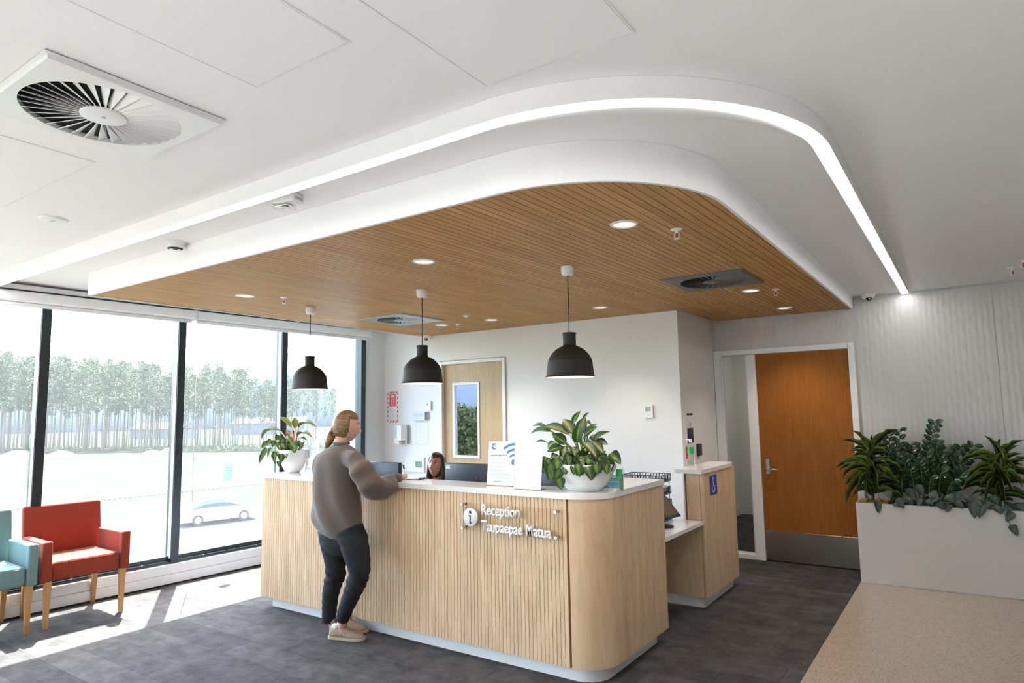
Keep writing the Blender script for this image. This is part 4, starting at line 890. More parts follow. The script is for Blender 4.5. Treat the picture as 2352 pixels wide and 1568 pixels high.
for zx0, zy0, zx1, zy1, w_, dy in Pl+[(a+random.uniform(-55, 55), b+random.uniform(-50, -10), c+random.uniform(-60, 60), d+random.uniform(-70, -20), w*.9, e+.02) for a, b, c, d, w, e in Pl[1:]]:
    b = zf(zx0, zy0, YB+dy); t_ = zf(zx1, zy1, YB+dy-.01); place_leaf(bowl, 'P', b, t_, w_/7.468/FPX*4.3*1.3, TOCAM(t_)+Vector((random.uniform(-.4, .4), 0, .3)))
for i in range(46):
    a = random.uniform(0, 6.28); r = random.uniform(.03, .19); b = Vector((bp.x+r*math.cos(a), BY0+r*math.sin(a)*.7, CT+.15)); t_ = b+Vector((math.cos(a)*.05, math.sin(a)*.05, random.uniform(.03, .12)))
    place_leaf(bowl, 'P', b, t_, .07, (0, -.4, 1))
tag(bowl, 'wide white bowl of cream-striped and trailing heart leaves, right end of counter', 'plant')

# left pot
lp0 = onz(660, 1086, CT); LY0 = lp0.y+.06
pot = root('potted_plant', (lp0.x, LY0, CT))
prof = [(1e-4, 0), (.055, 0), (.06, .003), (.085, .04), (.108, .09), (.124, .145), (.131, .195), (.133, .203), (.127, .203), (.12, .18), (1e-4, .18)]
obj('pot', MB().lathe(prof, n=44), M['white'], parent=pot); obj('soil', MB().lathe([(1e-4, .187), (.12, .184)], n=24), M['soil'], parent=pot)
zl = zoomed(580, 940, 9.8); ks = 1/9.8/FPX*5.85
for zx0, zy0, zx1, zy1, w_, dy, kd, kk in [(880,420,590,180,130,.0,'R',0),(960,430,950,172,135,.03,'R',0),(1030,430,1455,415,120,.0,'R',1),(640,490,205,685,110,-.02,'R',1),(1000,620,1365,660,115,-.03,'R',1),(690,570,470,555,90,.02,'R',0),(760,470,850,590,80,.0,'A',0),(880,470,890,600,100,.04,'B',0),(1050,650,1225,700,80,.0,'B',0),(820,640,760,470,90,.02,'R',0)]:
    b = zl(zx0, zy0, LY0+dy*.4); t_ = zl(zx1, zy1, LY0+dy); place_leaf(pot, kd, b, t_, w_*ks*1.1, TOCAM(t_)*.6+Vector((0, 0, .8)), kk)
    c_ = Vector((lp0.x+random.uniform(-.03, .04), LY0, CT+.19))
    obj('stem', MB().tube([c_-pot.location, c_.lerp(b, .6)-pot.location, b-pot.location], [.010, .007, .004], 6), M['stempink'], parent=pot)
for zx0, zy0, zx1, zy1, w_, dy in [(330,730,205,870,100,-.02),(320,890,150,1210,110,-.03),(330,880,240,960,100,.02),(430,690,310,810,110,-.05),(480,690,450,860,90,-.06),(600,580,520,690,110,-.03),(620,640,640,760,90,-.06),(440,870,340,1080,110,-.08),(520,960,420,1080,90,-.09),(560,940,590,1090,90,-.12),(500,1010,520,1240,90,-.12),(660,1000,640,1200,140,-.135),(600,1160,600,1290,100,-.12),(760,1010,770,1100,70,-.14),(930,870,950,990,100,-.135),(600,800,620,920,100,-.1),(700,760,720,930,150,-.1),(850,770,860,900,140,-.1),(900,760,1000,900,150,-.1),(1080,740,1110,880,110,-.07),(1130,730,1185,745,50,-.05),(800,640,900,760,120,-.06),(780,720,760,880,120,-.08),(700,660,640,760,110,-.07),(560,720,560,850,110,-.08),(1000,720,1060,840,110,-.06)]:
    b = zl(zx0, zy0, LY0+dy); t_ = zl(zx1, zy1, LY0+dy-.01); place_leaf(pot, 'P', b, t_, w_*ks*1.15, TOCAM(t_)+Vector((random.uniform(-.5, .5), 0, .4)))
for i in range(16):
    a = random.uniform(0, 6.28); r = random.uniform(.02, .1); b = Vector((lp0.x+r*math.cos(a), LY0+r*math.sin(a), CT+.19)); place_leaf(pot, 'P', b, b+Vector((math.cos(a)*.04, math.sin(a)*.04, random.uniform(.03, .09))), .06, (0, -.4, 1))
tag(pot, 'conical white pot with pink-edged and trailing leaves, left end of counter', 'plant')

# long planter box by the far wall
PA, PB_ = Vector((-.932, 6.975)), Vector((2.6, 7.12)); pdv = (PB_-PA).normalized(); pan = math.atan2(pdv.y, pdv.x)
plr = root('planter_box', (PA.x, PA.y, 0), pan); PH = .722
pbm = MB().box(0, 2.6, 0, .018, .0025, PH).box(0, .018, .018, .34, .0025, PH).box(0, 2.6, .325, .34, .0025, PH).box(2.58, 2.6, .018, .325, .0025, PH)
obj('box', pbm, mat('planter_white', (.64, .62, .60), .45, var=.02), parent=plr); obj('soil', MB().box(.018, 2.58, .018, .325, PH-.06, PH-.03), M['soil'], parent=plr)
obj('timber_edge', MB().box(.02, .26, .02, .32, PH-.025, PH+.004), M['slat'], parent=plr)
obj('gap_shade_sheet', MB().box(.01, 2.59, .004, .33, 0, .0025), M['black'], parent=plr)  # black sheet painted as the shade under the box
tag(plr, 'long white planter box standing on the terrazzo by the far wall', 'planter')
def pz(zx, zy, y): return ony(1900+zx/2.347, 900+zy/2.347, y)
def dracaena(cx, cy, ybase, n, label, tips):
    b0 = pz(cx, 590, ybase); b0.z = PH-.028; t = root('dracaena', b0); top = pz(cx, cy-60, ybase)
    obj('stem', MB().tube([(0, 0, 0), (top-b0)*.5, top-b0], [.014, .012, .008], 8), M['stem'], parent=t)
    for (tx_, ty_, dy) in tips:
        b = pz(cx+(tx_-cx)*.10, cy+(ty_-cy)*.25, ybase+dy*.15); tp_ = pz(tx_, ty_, ybase+dy)
        place_leaf(t, 'D', b, tp_, .034, TOCAM(tp_)*.5+Vector((0, 0, 1)))
    for i in range(n):
        a = i*2.4; el = random.uniform(-.5, 1.2); L = random.uniform(.18, .30); s = random.uniform(.15, 1)
        b = b0+(top-b0)*s; d = Vector((math.cos(a)*math.cos(el), math.sin(a)*math.cos(el)*.55, math.sin(el)))
        e = b+d*L
        if e.y > 7.40: e.y = 7.40
        if e.z < PH+.02: e.z = PH+.02
        place_leaf(t, 'D', b+d*.01, e, .034, (0, -.4, 1))
    tag(t, label, 'plant')
dracaena(245, 400, 7.12, 60, 'lemon-edged strap-leaved plant beside the brown door', [(45,410,-.02),(75,260,0),(90,372,-.05),(82,465,-.05),(97,505,-.08),(105,598,-.1),(132,205,.05),(240,228,.1),(390,203,.1),(345,352,-.05),(322,452,-.12),(276,565,-.18),(385,512,-.1),(160,560,-.15),(180,330,-.1),(300,310,.0),(225,470,-.2),(130,520,-.12),(205,505,-.2),(330,390,-.1)])
dracaena(925, 420, 7.16, 62, 'lemon-edged strap-leaved plant at the right edge', [(840,232,.05),(1062,258,0),(740,345,0),(730,530,-.08),(850,600,-.16),(962,625,-.2),(1010,560,-.2),(1061,400,-.05),(760,440,-.05),(890,490,-.2),(860,380,-.12),(1000,330,.02),(1061,500,-.1),(820,520,-.14),(905,330,.0),(990,470,-.15)])
def zz(cx, ybase, stems, label):
    b0 = pz(cx, 590, ybase); b0.z = PH-.028; t = root('zz_plant', b0)
    for (sx, sy_, tx_, ty_, dy, n) in stems:
        b = pz(sx, sy_, ybase); b.z = max(b.z, PH-.02); e = pz(tx_, ty_, ybase+dy); mid = b.lerp(e, .5)+Vector(((b.x-e.x)*.15, 0, .04))
        pts = [(b*(1-s)**2+mid*2*s*(1-s)+e*s*s) for s in [i/10 for i in range(11)]]
        obj('stem', MB().tube([p_-b0 for p_ in pts], [.010-.0007*i for i in range(11)], 6), M['stem'], parent=t)
        for i in range(n):
            s = .25+.75*i/(n-1); k_ = s*10; j = min(9, int(k_)); q = pts[j].lerp(pts[j+1], k_-j); tg = (pts[j+1]-pts[j]).normalized()
            sd = 1 if i % 2 else -1; pr = tg.cross(Vector((0, -1, 0))).normalized()*sd
            d = (pr*.85+tg*.6+Vector((0, random.uniform(-.35, .1), random.uniform(-.1, .2)))).normalized(); L = .085*(1-.35*abs(s-.6))
            place_leaf(t, 'Z', q, q+d*L, .045, (0, -1, .4))
    tag(t, label, 'plant')
zz(540, 7.2, [(520,590,580,165,.03,22),(560,590,640,300,-.03,16),(500,590,470,300,0,16),(600,590,700,350,0,16),(640,590,790,290,.02,18),(560,590,540,330,-.08,14),(660,590,740,430,-.05,12),(600,590,620,420,-.1,12),(530,590,500,380,-.1,14),(580,590,590,280,.0,18),(680,590,660,330,.02,16),(620,590,760,350,.0,16),(690,590,720,300,.02,16),(550,590,560,460,-.12,12),(640,590,680,480,-.12,12),(480,590,450,420,-.1,12)], 'tall dark glossy plant with many small leaflets, centre of the planter')
zz(380, 7.22, [(370,590,330,235,.02,16),(400,590,390,215,.02,14),(420,590,450,290,-.02,16),(360,590,310,330,-.03,14),(440,590,420,380,-.08,12),(380,590,350,420,-.08,12),(400,590,370,300,0,16),(350,590,290,260,.02,14),(430,590,480,360,-.05,14),(410,590,400,460,-.1,10)], 'dark glossy plant between the strap-leaved plant and the tallest one')
# trailing silver-leaved vine along the front lip
tr = root('trailing_vine', (PA.x+.8, PA.y+.12, PH-.028)); yf = 6.965
for (bx, by, tx_, ty_, dy, w_) in [(270,590,275,655,-.02,.055),(385,570,412,630,-.015,.06),(450,555,410,600,.03,.07),(440,520,455,575,.02,.08),(330,530,335,575,.03,.06),(495,570,490,615,.0,.05),(540,580,570,610,.0,.05),(600,600,628,636,-.01,.06),(650,600,645,650,-.015,.06),(640,560,690,600,.0,.08),(690,590,735,630,-.005,.06),(790,590,795,682,-.02,.075),(835,610,818,680,-.02,.07),(860,590,850,640,0,.06),(905,620,945,660,-.01,.06),(950,620,1000,640,-.01,.06),(1000,650,965,700,-.025,.06),(995,715,1028,778,-.03,.055),(740,560,800,600,.02,.07),(560,540,600,580,.02,.07),(480,500,520,560,.05,.07),(1030,600,1058,640,0,.06),(880,560,920,610,.02,.07),(360,600,395,622,-.01,.045),(820,560,870,600,.02,.07),(700,540,680,590,.03,.07),(590,560,560,600,.01,.06)]:
    yy = yf+(bx/2.347)*.0016*0+pdv.y/pdv.x*(pz(bx, by, yf).x-PA.x); b = pz(bx, by, yy+dy+.01); t_ = pz(tx_, ty_, yy+dy-.012)
    place_leaf(tr, 'S', b, t_, w_*1.15, TOCAM(t_)+Vector((random.uniform(-.3, .3), 0, .5)))
b = pz(950, 645, 6.99); e = pz(990, 720, 6.985); obj('vine', MB().tube([b-tr.location+Vector((0, .03, .02)), b-tr.location, b.lerp(e, .5)-tr.location, e-tr.location], .003, 6), M['stem'], parent=tr)
for i in range(40):
    x = random.uniform(.05, 1.25); y = random.uniform(.04, .3); b = Vector((PA.x+x, PA.y+y+x*.04, PH-.03)); a = random.uniform(0, 6.28)
    e = b+Vector((math.cos(a)*.07, math.sin(a)*.05-.01, random.uniform(.03, .10))); e.y = max(e.y, PA.y+x*.04+.02)
    place_leaf(tr, 'S', b, e, .07, (0, -.5, 1))
tag(tr, 'silvery heart-leaved vine spilling over the planter edge', 'plant')

# ================================================================ ARMCHAIRS
def fabric(name, c): return mat(name, c, .85, var=.12, scale=90, bump=.25, bscale=900, sheen=.15, spec=.25)
M['redfab'] = fabric('red_wool_upholstery', (.285, .043, .023)); M['tealfab'] = fabric('teal_wool_upholstery', (.17, .28, .29))
def armchair(c, rz, fm, label):
    t = root('armchair', c, rz); Wd = .32                       # local +x is the front
    for s in (-1, 1):
        fx, bx = .262, -.245
        lg = MB().loft([[(fx+a*k, s*.272+b*k, z) for a, b in ((-1, -1), (1, -1), (1, 1), (-1, 1))] for z, k in ((0, .014), (.36, .023))], True, False); obj('leg', lg, M['legwood'], parent=t)
        lg = MB().loft([[(bx-o+a*k, s*.262+b*k, z) for a, b in ((-1, -1), (1, -1), (1, 1), (-1, 1))] for z, k, o in ((0, .014, .03), (.36, .022, 0))], True, False); obj('leg', lg, M['legwood'], parent=t)
        arm = MB().rbox(.215, .288, s*.287-.034, s*.287+.034, .352, .665, .014, 3).rbox(-.20, .26, s*.287-.033, s*.287+.033, .36, .662, .016, 3)
        obj('armrest', arm, fm, parent=t)
    st = MB().rbox(-.22, .272, -.252, .252, .352, .50, .03, 4)
    st.v = [(x, y, z+(.016*max(0, 1-(y/.25)**2)*max(0, 1-((x-.02)/.27)**2) if z > .45 else 0)) for x, y, z in st.v]
    obj('seat', st, fm, parent=t)
    bk = MB().rbox(-.275, -.205, -.296, .296, .355, .895, .022, 3)
    bk.v = [(x-.075*max(0, (z-.42)/.48), y, z) for x, y, z in bk.v]; obj('backrest', bk, fm, parent=t)
    pp = MB().tube([(.2725, -.250, .37), (.2725, -.250, .485), (.2725, -.23, .497), (.2725, .23, .497), (.2725, .250, .485), (.2725, .250, .37)], .003, 6); obj('piping', pp, fm, parent=t)
    tag(t, label, 'armchair', 'armchairs along the windows')
armchair((-6.285, 2.575, 0), WANG, M['redfab'], 'red upholstered armchair with honey wooden legs by the window')
armchair((-6.305, 1.905, 0), WANG, M['tealfab'], 'teal upholstered armchair cut off by the left edge')

# ================================================================ OUTDOORS
GZ = -5.0
M['grass'] = mat('bright_meadow_grass', (.026, .033, .022), .95, var=.25, scale=.15, coord='Object', spec=0)
M['rough'] = mat('rough_grass', (.22, .28, .08), .95, var=.35, scale=.6, spec=.1)
M['asphalt'] = mat('pale_asphalt', (.036, .037, .04), .9, var=.1, scale=.8, spec=0)
M['bark'] = mat('pine_bark', (.16, .12, .09), .9, var=.3, scale=3)
M['needle'] = mat('pine_needles', (.055, .085, .04), .8, var=.4, scale=.6)
M['needle2'] = mat('pale_pine_needles', (.09, .12, .06), .8, var=.4, scale=.6)
struct('ground', MB().add([(-520, -420, GZ), (-7.2, -420, GZ), (-7.2, 520, GZ), (-520, 520, GZ)], [(0, 1, 2, 3)]), M['grass'], 'sunlit meadow beyond the windows')
r0, r1, r2, r3 = onz(0, 1222, GZ), onz(700, 1141, GZ), onz(700, 1300, GZ), onz(0, 1400, GZ)
def ext(a, b, k): return a+(b-a)*k
rd = MB().add([tuple(ext(r0, r1, -1.5)), tuple(ext(r0, r1, 3)), tuple(ext(r3, r2, 3)), tuple(ext(r3, r2, -1.5))], [(0, 3, 2, 1)]); rd.v = [(x, y, GZ+.03) for x, y, z in rd.v]
struct('road', rd, M['asphalt'], 'pale road running past the building')
k0, k1 = onz(0, 1300, GZ), onz(700, 1206, GZ)
mk = MB(); dk_ = (k1-k0).normalized(); nk = Vector((-dk_.y, dk_.x, 0))
for i in range(-4, 16):
    a = k0+dk_*i*6; b = a+dk_*3; mk.add([tuple(a-nk*.07), tuple(b-nk*.07), tuple(b+nk*.07), tuple(a+nk*.07)], [(0, 1, 2, 3)])
mk.v = [(x, y, GZ+.04) for x, y, z in mk.v]; struct('trim_4', mk, M['white'], 'dashed centre line of the road')
# fence of thin posts along the field
f0, f1 = onz(0, 1172, GZ), onz(700, 1100, GZ); fd = (f1-f0); n = 0
fn = root('field_fence', (f0.x, f0.y, GZ))
pm = MB().box(-.06, .06, -.06, .06, 0, 1.15).mesh('fence_post', mat('grey_fence_wood', (.38, .38, .35), .9))
Lf = fd.length; st_ = Lf/66
for i in range(-6, 72): p = f0+fd*(i/66); obj('fence_post', pm, parent=fn, loc=(p.x-f0.x, p.y-f0.y, 0), rot=(0, 0, .3))
wr = MB()
for z in (.45, .8, 1.08): wr.tube([(f0+fd*(-6/66))-Vector((f0.x, f0.y, GZ))+Vector((0, 0, z)), (f0+fd*(71/66))-Vector((f0.x, f0.y, GZ))+Vector((0, 0, z))], .012, 4)
obj('wire', wr, M['steel'], parent=fn); tag(fn, 'thin post and wire fence between field and road', 'fence')
# car
cp = onz(497, 1197, GZ+.03); car = root('car', (cp.x, cp.y, GZ+.031), math.atan2(dk_.y, dk_.x))
M['carpaint'] = mat('white_car_paint', (.78, .79, .80), .2, coat=.6); M['carglass'] = mat('dark_car_glass', (.05, .07, .08), .08)
def section(x, zb, zs, zt, wb, wt):
    return [(x, -wb, zb), (x, -wb, zs), (x, -wt, zt), (x, wt, zt), (x, wb, zs), (x, wb, zb)]
obj('body', MB().loft([section(*a) for a in ((-2.25, .35, .62, .7, .74, .68), (-2.15, .25, .78, .92, .86, .78), (-1.3, .22, .84, .98, .9, .8), (0, .22, .86, 1.0, .91, .8), (.9, .22, .84, .96, .9, .8), (1.9, .25, .72, .84, .86, .72), (2.25, .35, .55, .62, .72, .6))], True, False), M['carpaint'], parent=car)
cab = obj('cabin', MB().loft([section(*a) for a in ((-1.75, .95, .96, .99, .76, .74), (-.95, .95, 1.2, 1.4, .74, .58), (.1, .95, 1.25, 1.45, .75, .6), (.55, .95, 1.2, 1.38, .75, .58), (1.25, .93, .94, .96, .74, .72))], True, False), M['carglass'], parent=car)
obj('roof', MB().rbox(-.95, .45, -.58, .58, 1.4, 1.47, .03, 2), M['carpaint'], parent=car)
for x in (-1.38, 1.38):
    for y in (-.82, .82):
        w_ = obj('wheel', MB().cyl((x, y-.1, .32), (x, y+.1, .32), .32, n=20), M['rubber'], parent=car); obj('rim', MB().cyl((x, y-.11, .32), (x, y+.11, .32), .2, n=14), M['steel'], parent=w_)
tag(car, 'white saloon car driving along the road outside', 'car')
# pines
random.seed(21)
def pine(seed, H, crown0, rad, dense, mt):
    random.seed(seed); tr_ = MB(); lean = random.uniform(-.25, .25); pts = [(lean*(i/6)**2, .1*math.sin(i*1.3+seed), H*i/6) for i in range(7)]
    tr_.tube(pts, [.17*(1-.8*i/6)+.03 for i in range(7)], 6)
    for i in range(10):
        z = H*random.uniform(.25, crown0+.1); a = random.uniform(0, 6.28); L = random.uniform(.5, 1.4); tr_.tube([(0, 0, z), (math.cos(a)*L, math.sin(a)*L, z+random.uniform(-.1, .4))], [.03, .012], 4)
    f = MB()
    for i in range(dense):
        s = random.random()**.8; z = H*(crown0+(1.02-crown0)*s); rr = rad*(.25+.95*math.sin(math.pi*min(1, (1-s)*.85+.12)))*random.uniform(.2, 1); a = random.uniform(0, 6.28)
        c = Vector((rr*math.cos(a)+lean*s, rr*math.sin(a), z)); q = random.uniform(.18, .42)
        for j in range(5):
            d1 = Vector((random.gauss(0, 1), random.gauss(0, 1), random.gauss(0, .6))).normalized()*q; d2 = Vector((random.gauss(0, 1), random.gauss(0, 1), random.gauss(0, .6))).normalized()*q*.45; o = c+Vector((random.uniform(-q, q), random.uniform(-q, q), random.uniform(-q, q)))*.7
            f.add([tuple(o-d1-d2*.3), tuple(o+d2), tuple(o+d1)], [(0, 1, 2)])
    return tr_.mesh('trunk', M['bark']), f.mesh('crown', mt)
kinds = [pine(1, 15.5, .45, 1.9, 330, M['needle']), pine(2, 16.8, .5, 1.7, 300, M['needle2']), pine(3, 14.2, .42, 2.1, 340, M['needle']), pine(4, 15.8, .55, 1.5, 240, M['needle2']), pine(5, 17.5, .5, 1.6, 300, M['needle']), pine(6, 12.5, .4, 1.3, 200, M['needle2'])]
random.seed(8)
tp0, tp1 = onz(0, 1040, GZ), onz(770, 1029, GZ)
def tree(p, k, s):
    t = root('pine_tree', (p.x, p.y, GZ), random.uniform(0, 6.28)); t.scale = (s*.8, s*.8, s); obj('trunk', kinds[k][0], parent=t); obj('crown', kinds[k][1], parent=t)
    return t
for row, (py0, NT) in enumerate(((1037, 44), (1033, 44), (1029.5, 44), (1026.5, 44))):
    for i in range(NT):
        u = (i+.25*row+random.uniform(-.22, .22))/NT; px = -110+890*u
        if px > 565 and random.random() < .30: continue
        bpx = onz(px, py0-.010*px+random.uniform(-1, 1), GZ); dist = bpx.length
        hh = (957-(856+.030*px+(18 if px > 560 else 0)+random.uniform(-14, 16)))/FPX*dist/.83*.9+6.6
        k = random.randrange(6); base = [15.5, 16.8, 14.2, 15.8, 17.5, 12.5][k]
        t = tree(bpx, k, max(.55, hh/base)); side = 'left of the first window post' if px < 85 else 'between the first two window posts' if px < 415 else 'right of the second window post'
        tag(t, 'tall thin pine in the distant tree row, '+side, 'tree', 'pine trees, '+side)
# low scrub and gravel heaps at the tree line
M['scrub'] = mat('pale_scrub', (.07, .09, .035), .9, var=.4, scale=1.5)
random.seed(3)
for i, px in enumerate((140, 165, 330, 460, 512, 540, 590, 625, 690, 730)):
    p = onz(px, 1040-.012*px, GZ); f = MB()
    for j in range(260):
        a = random.uniform(0, 6.28); r = random.random()**.5; c = Vector((r*math.cos(a)*2.2, r*math.sin(a)*1.6, (1-r*r)*1.5*random.random())); d1 = Vector((random.gauss(0, 1), random.gauss(0, 1), random.gauss(0, 1)))*.16; d2 = Vector((random.gauss(0, 1), random.gauss(0, 1), random.gauss(0, 1)))*.12; f.add([tuple(c-d1), tuple(c+d1), tuple(c+d2)], [(0, 1, 2)])
    b = root('scrub_bush', (p.x, p.y, GZ)); obj('foliage', f, M['scrub'], parent=b); obj('stem', MB().tube([(0, 0, 0), (.1, 0, .9)], [.06, .02], 5), M['bark'], parent=b)
    tag(b, 'low pale scrub bush at the foot of the distant pines', 'bush', 'scrub bushes along the tree line')
M['gravel'] = mat('grey_gravel', (.085, .082, .08), .95, var=.25, scale=3)
for i, (px, py, r, hh) in enumerate(((40, 1050, 3.6, 1.3), (140, 1045, 2.6, .9), (350, 1041, 2.0, .7), (388, 1038, 2.0, .9))):
    p = onz(px, py, GZ); g = MB().lathe([(r, 0), (r*.7, hh*.35), (r*.4, hh*.75), (r*.15, hh*.97), (1e-3, hh)], n=20); random.seed(i); g.v = [(x*random.uniform(.93, 1.07), y*random.uniform(.93, 1.07), z) for x, y, z in g.v]
    tag(obj('gravel_heap', g, M['gravel'], loc=(p.x, p.y, GZ)), ['largest grey gravel heap left of the first window post', 'grey gravel heap just right of the first window post', 'low grey gravel heap near the second window post', 'small grey gravel heap touching the second window post'][i], 'gravel heap')
# far hills and sheds
hm = MB(); n = 60
def hx(i):
    px = -600+1900*i/n; d = ray(px, 950); s = 420/math.hypot(d.x, d.y); return d.x*s, d.y*s, px
top = []
for i in range(n+1):
    x, y, px = hx(i); e = 30*math.exp(-((px-650)/170)**2)+12*math.exp(-((px-120)/300)**2)+5*math.sin(px*.021)+4*math.sin(px*.05+1)+8
    top.append((x, y, GZ+max(2, e)))
base = [(x, y, GZ-1) for x, y, z in top]; backv = [(x*1.25, y*1.25, GZ-1) for x, y, z in top]
hm.loft([[b, t_, k_] for b, t_, k_ in zip(base, top, backv)], True, True); struct('hill', hm, mat('hazy_blue_hill', (.20, .25, .26), .95, var=.15, scale=.05, spec=0), 'hazy blue wooded hill on the horizon')  # distance haze is put into the hill's blue-grey colour
for px, py, w_, hh, lb in ((625, 996, 26, 4.2, 'long grey roofed shed behind the pines at the left plant'), (375, 1006, 16, 3.2, 'small pale shed seen between the pine trunks')):
    p = onz(px, py, GZ); s = root('shed', (p.x, p.y, GZ), .62)
    obj('walls', MB().box(-w_/2, w_/2, -5, 5, 0, hh), mat('pale_shed_wall', (.10, .105, .12), .8), parent=s)
    obj('roof', MB().add([(-w_/2-.4, -5.4, hh-.1), (w_/2+.4, -5.4, hh-.1), (w_/2+.4, 0, hh+1.9), (-w_/2-.4, 0, hh+1.9), (-w_/2-.4, 5.4, hh-.1), (w_/2+.4, 5.4, hh-.1)], [(0, 1, 2, 3), (3, 2, 5, 4), (0, 3, 4), (1, 5, 2)]), mat('grey_shed_roof', (.075, .08, .09), .8, spec=.1), parent=s)
    tag(s, lb, 'shed')
# white wing of the same building outside the last window
d = ray(773, 900); yw = 9.2; xw = d.x/d.y*yw
struct('wall_wing', MB().box(xw, -6.9, yw, yw+.4, GZ, 9), M['wall'], 'white outside wing wall beyond the last window')
# hedge behind the glazed door
struct('ledge', MB().box(-9, -3.2, 6.5, 11.5, -.4, -.05), M['gravel'], 'ledge outside the pale door')
random.seed(31); hg = MB()
for i in range(15000):
    x = random.uniform(-8.6, -4.2); z = random.uniform(.0, 1.72+.06*math.sin(x*5)); y = 8.6+random.uniform(-.25, .25)-.1*math.sin(z*3); q = random.uniform(.025, .055)
    d1 = Vector((random.gauss(0, 1), random.gauss(0, 1), random.gauss(0, 1))).normalized()*q; d2 = Vector((random.gauss(0, 1), random.gauss(0, 1), random.gauss(0, 1))).normalized()*q
    hg.add([(x-d1.x, y-d1.y, z-d1.z), (x+d2.x, y+d2.y, z+d2.z), (x+d1.x, y+d1.y, z+d1.z), (x-d2.x, y-d2.y, z-d2.z)], [(0, 1, 2, 3)])
hr = root('hedge', (-6.4, 8.6, -.05)); hg.tf(Matrix.Translation((6.4, -8.6, .05))); obj('foliage', hg, mat('hedge_leaf', (.34, .36, .13), .7, var=.5, scale=6), parent=hr)
bm_ = MB()
for i in range(26): x = -2.1+i*.168; bm_.tube([(x, 0, 0), (x+random.uniform(-.1, .1), random.uniform(-.1, .1), .8), (x+random.uniform(-.2, .2), 0, 1.5)], [.015, .012, .006], 5)
obj('branches', bm_, M['bark'], parent=hr); tag(hr, 'tall green hedge seen through the glazed pale door', 'hedge')

# ================================================================ PEOPLE
def gs(v): return math.exp(-v*v)
def sstep(a, b, x): t = min(1, max(0, (x-a)/(b-a))); return t*t*(3-2*t)
HX, HY, HZ = .073, .095, .1125
def taper(z): t = max(0, -z/HZ); return 1-.34*t**1.6
def face_d(x, z):
    d = .011*gs(x/.028)*gs((z+.098)/.018) + .003*gs((abs(x)-.042)/.022)*gs((z+.022)/.026)
    nz = sstep(.026, -.030, z)*(1-sstep(-.033, -.043, z)); d += .026*nz*gs(x/(.0085+.005*nz)) + .007*gs((abs(x)-.012)/.006)*gs((z+.032)/.008)
    d -= .0095*gs((abs(x)-.032)/.017)*gs((z-.012)/.013); d += .0045*gs((abs(x)-.030)/.022)*gs((z-.032)/.009)
    d += .0055*gs(x/.024)*(gs((z+.057)/.0065)+1.1*gs((z+.070)/.007)) - .004*gs(x/.026)*gs((z+.0635)/.003); return d
def face_y(x, z): q = 1-(x/(HX*taper(z)))**2-(z/HZ)**2; return HY*math.sqrt(max(.02, q))*.97+face_d(x, z)
def head_pt(u, v, off=0.0):
    th = math.pi*v; ph = 2*math.pi*u; sx, sy, sz = math.sin(th)*math.cos(ph), math.sin(th)*math.sin(ph), -math.cos(th)
    z = HZ*sz; x = HX*sx*taper(z); y = HY*sy
    if sy < 0: y *= 1-.22*max(0, -sz)**1.3
    else: y = y*.97
    if sy > 0: y += face_d(x, z)*sstep(.0, .35, sy)
    n = Vector((sx/HX, sy/HY, sz/HZ)).normalized(); return Vector((x, y, z))+n*off
def head_mb(): return MB().grid(lambda u, v: head_pt(u, .002+v*.996), 72, 56)
def remeshed(name, mb, voxel, smooth=6, mt=None, fac=.5):
    o = bpy.data.objects.new(name, mb.mesh(name)); COL.objects.link(o); recalc(o.data)
    m = o.modifiers.new('r', 'REMESH'); m.mode = 'VOXEL'; m.voxel_size = voxel; m.use_smooth_shade = True
    if smooth: s = o.modifiers.new('s', 'SMOOTH'); s.factor = fac; s.iterations = smooth
    bpy.context.view_layer.update(); me = bpy.data.meshes.new_from_object(o.evaluated_get(bpy.context.evaluated_depsgraph_get())); bpy.data.objects.remove(o)
    me.materials.clear(); me.materials.append(mt); me.polygons.foreach_set('use_smooth', [True]*len(me.polygons)); me.name = name; return me
def skin(name, c):
    m = mat(name, c, .5, var=.10, scale=30); p = m.node_tree.nodes['Principled BSDF']; p.inputs['Subsurface Weight'].default_value = .15; p.inputs['Subsurface Radius'].default_value = (.01, .004, .002); p.inputs['Subsurface Scale'].default_value = .5; return m
def hairmat(name, c1, c2, sc=(90, 90, 6)):
    m, t, p = _nt(name); p.inputs['Roughness'].default_value = .38; tc = nd(t, 'ShaderNodeTexCoord'); mp = nd(t, 'ShaderNodeMapping'); mp.inputs['Scale'].default_value = sc
    no = nd(t, 'ShaderNodeTexNoise', Scale=1.0, Detail=4.0); t.links.new(tc.outputs['Object'], mp.inputs[0]); t.links.new(mp.outputs[0], no.inputs['Vector'])
    rp = nd(t, 'ShaderNodeValToRGB'); e = rp.color_ramp.elements; e[0].position = .35; e[1].position = .68; e[0].color = c4(c1); e[1].color = c4(c2); t.links.new(no.outputs['Fac'], rp.inputs[0]); t.links.new(rp.outputs[0], p.inputs['Base Color'])
    b = nd(t, 'ShaderNodeBump', Strength=.5, Distance=.003); t.links.new(no.outputs['Fac'], b.inputs['Height']); t.links.new(b.outputs[0], p.inputs['Normal']); return m
M['skin1'] = skin('fair_skin', (.60, .36, .27)); M['skin2'] = skin('tan_skin', (.44, .235, .155))
M['lip'] = mat('lip', (.42, .12, .11), .35); M['eyewhite'] = mat('eye_white', (.72, .70, .68), .2); M['iris'] = mat('dark_iris', (.03, .018, .012), .12); M['tooth'] = mat('tooth', (.80, .78, .73), .25)
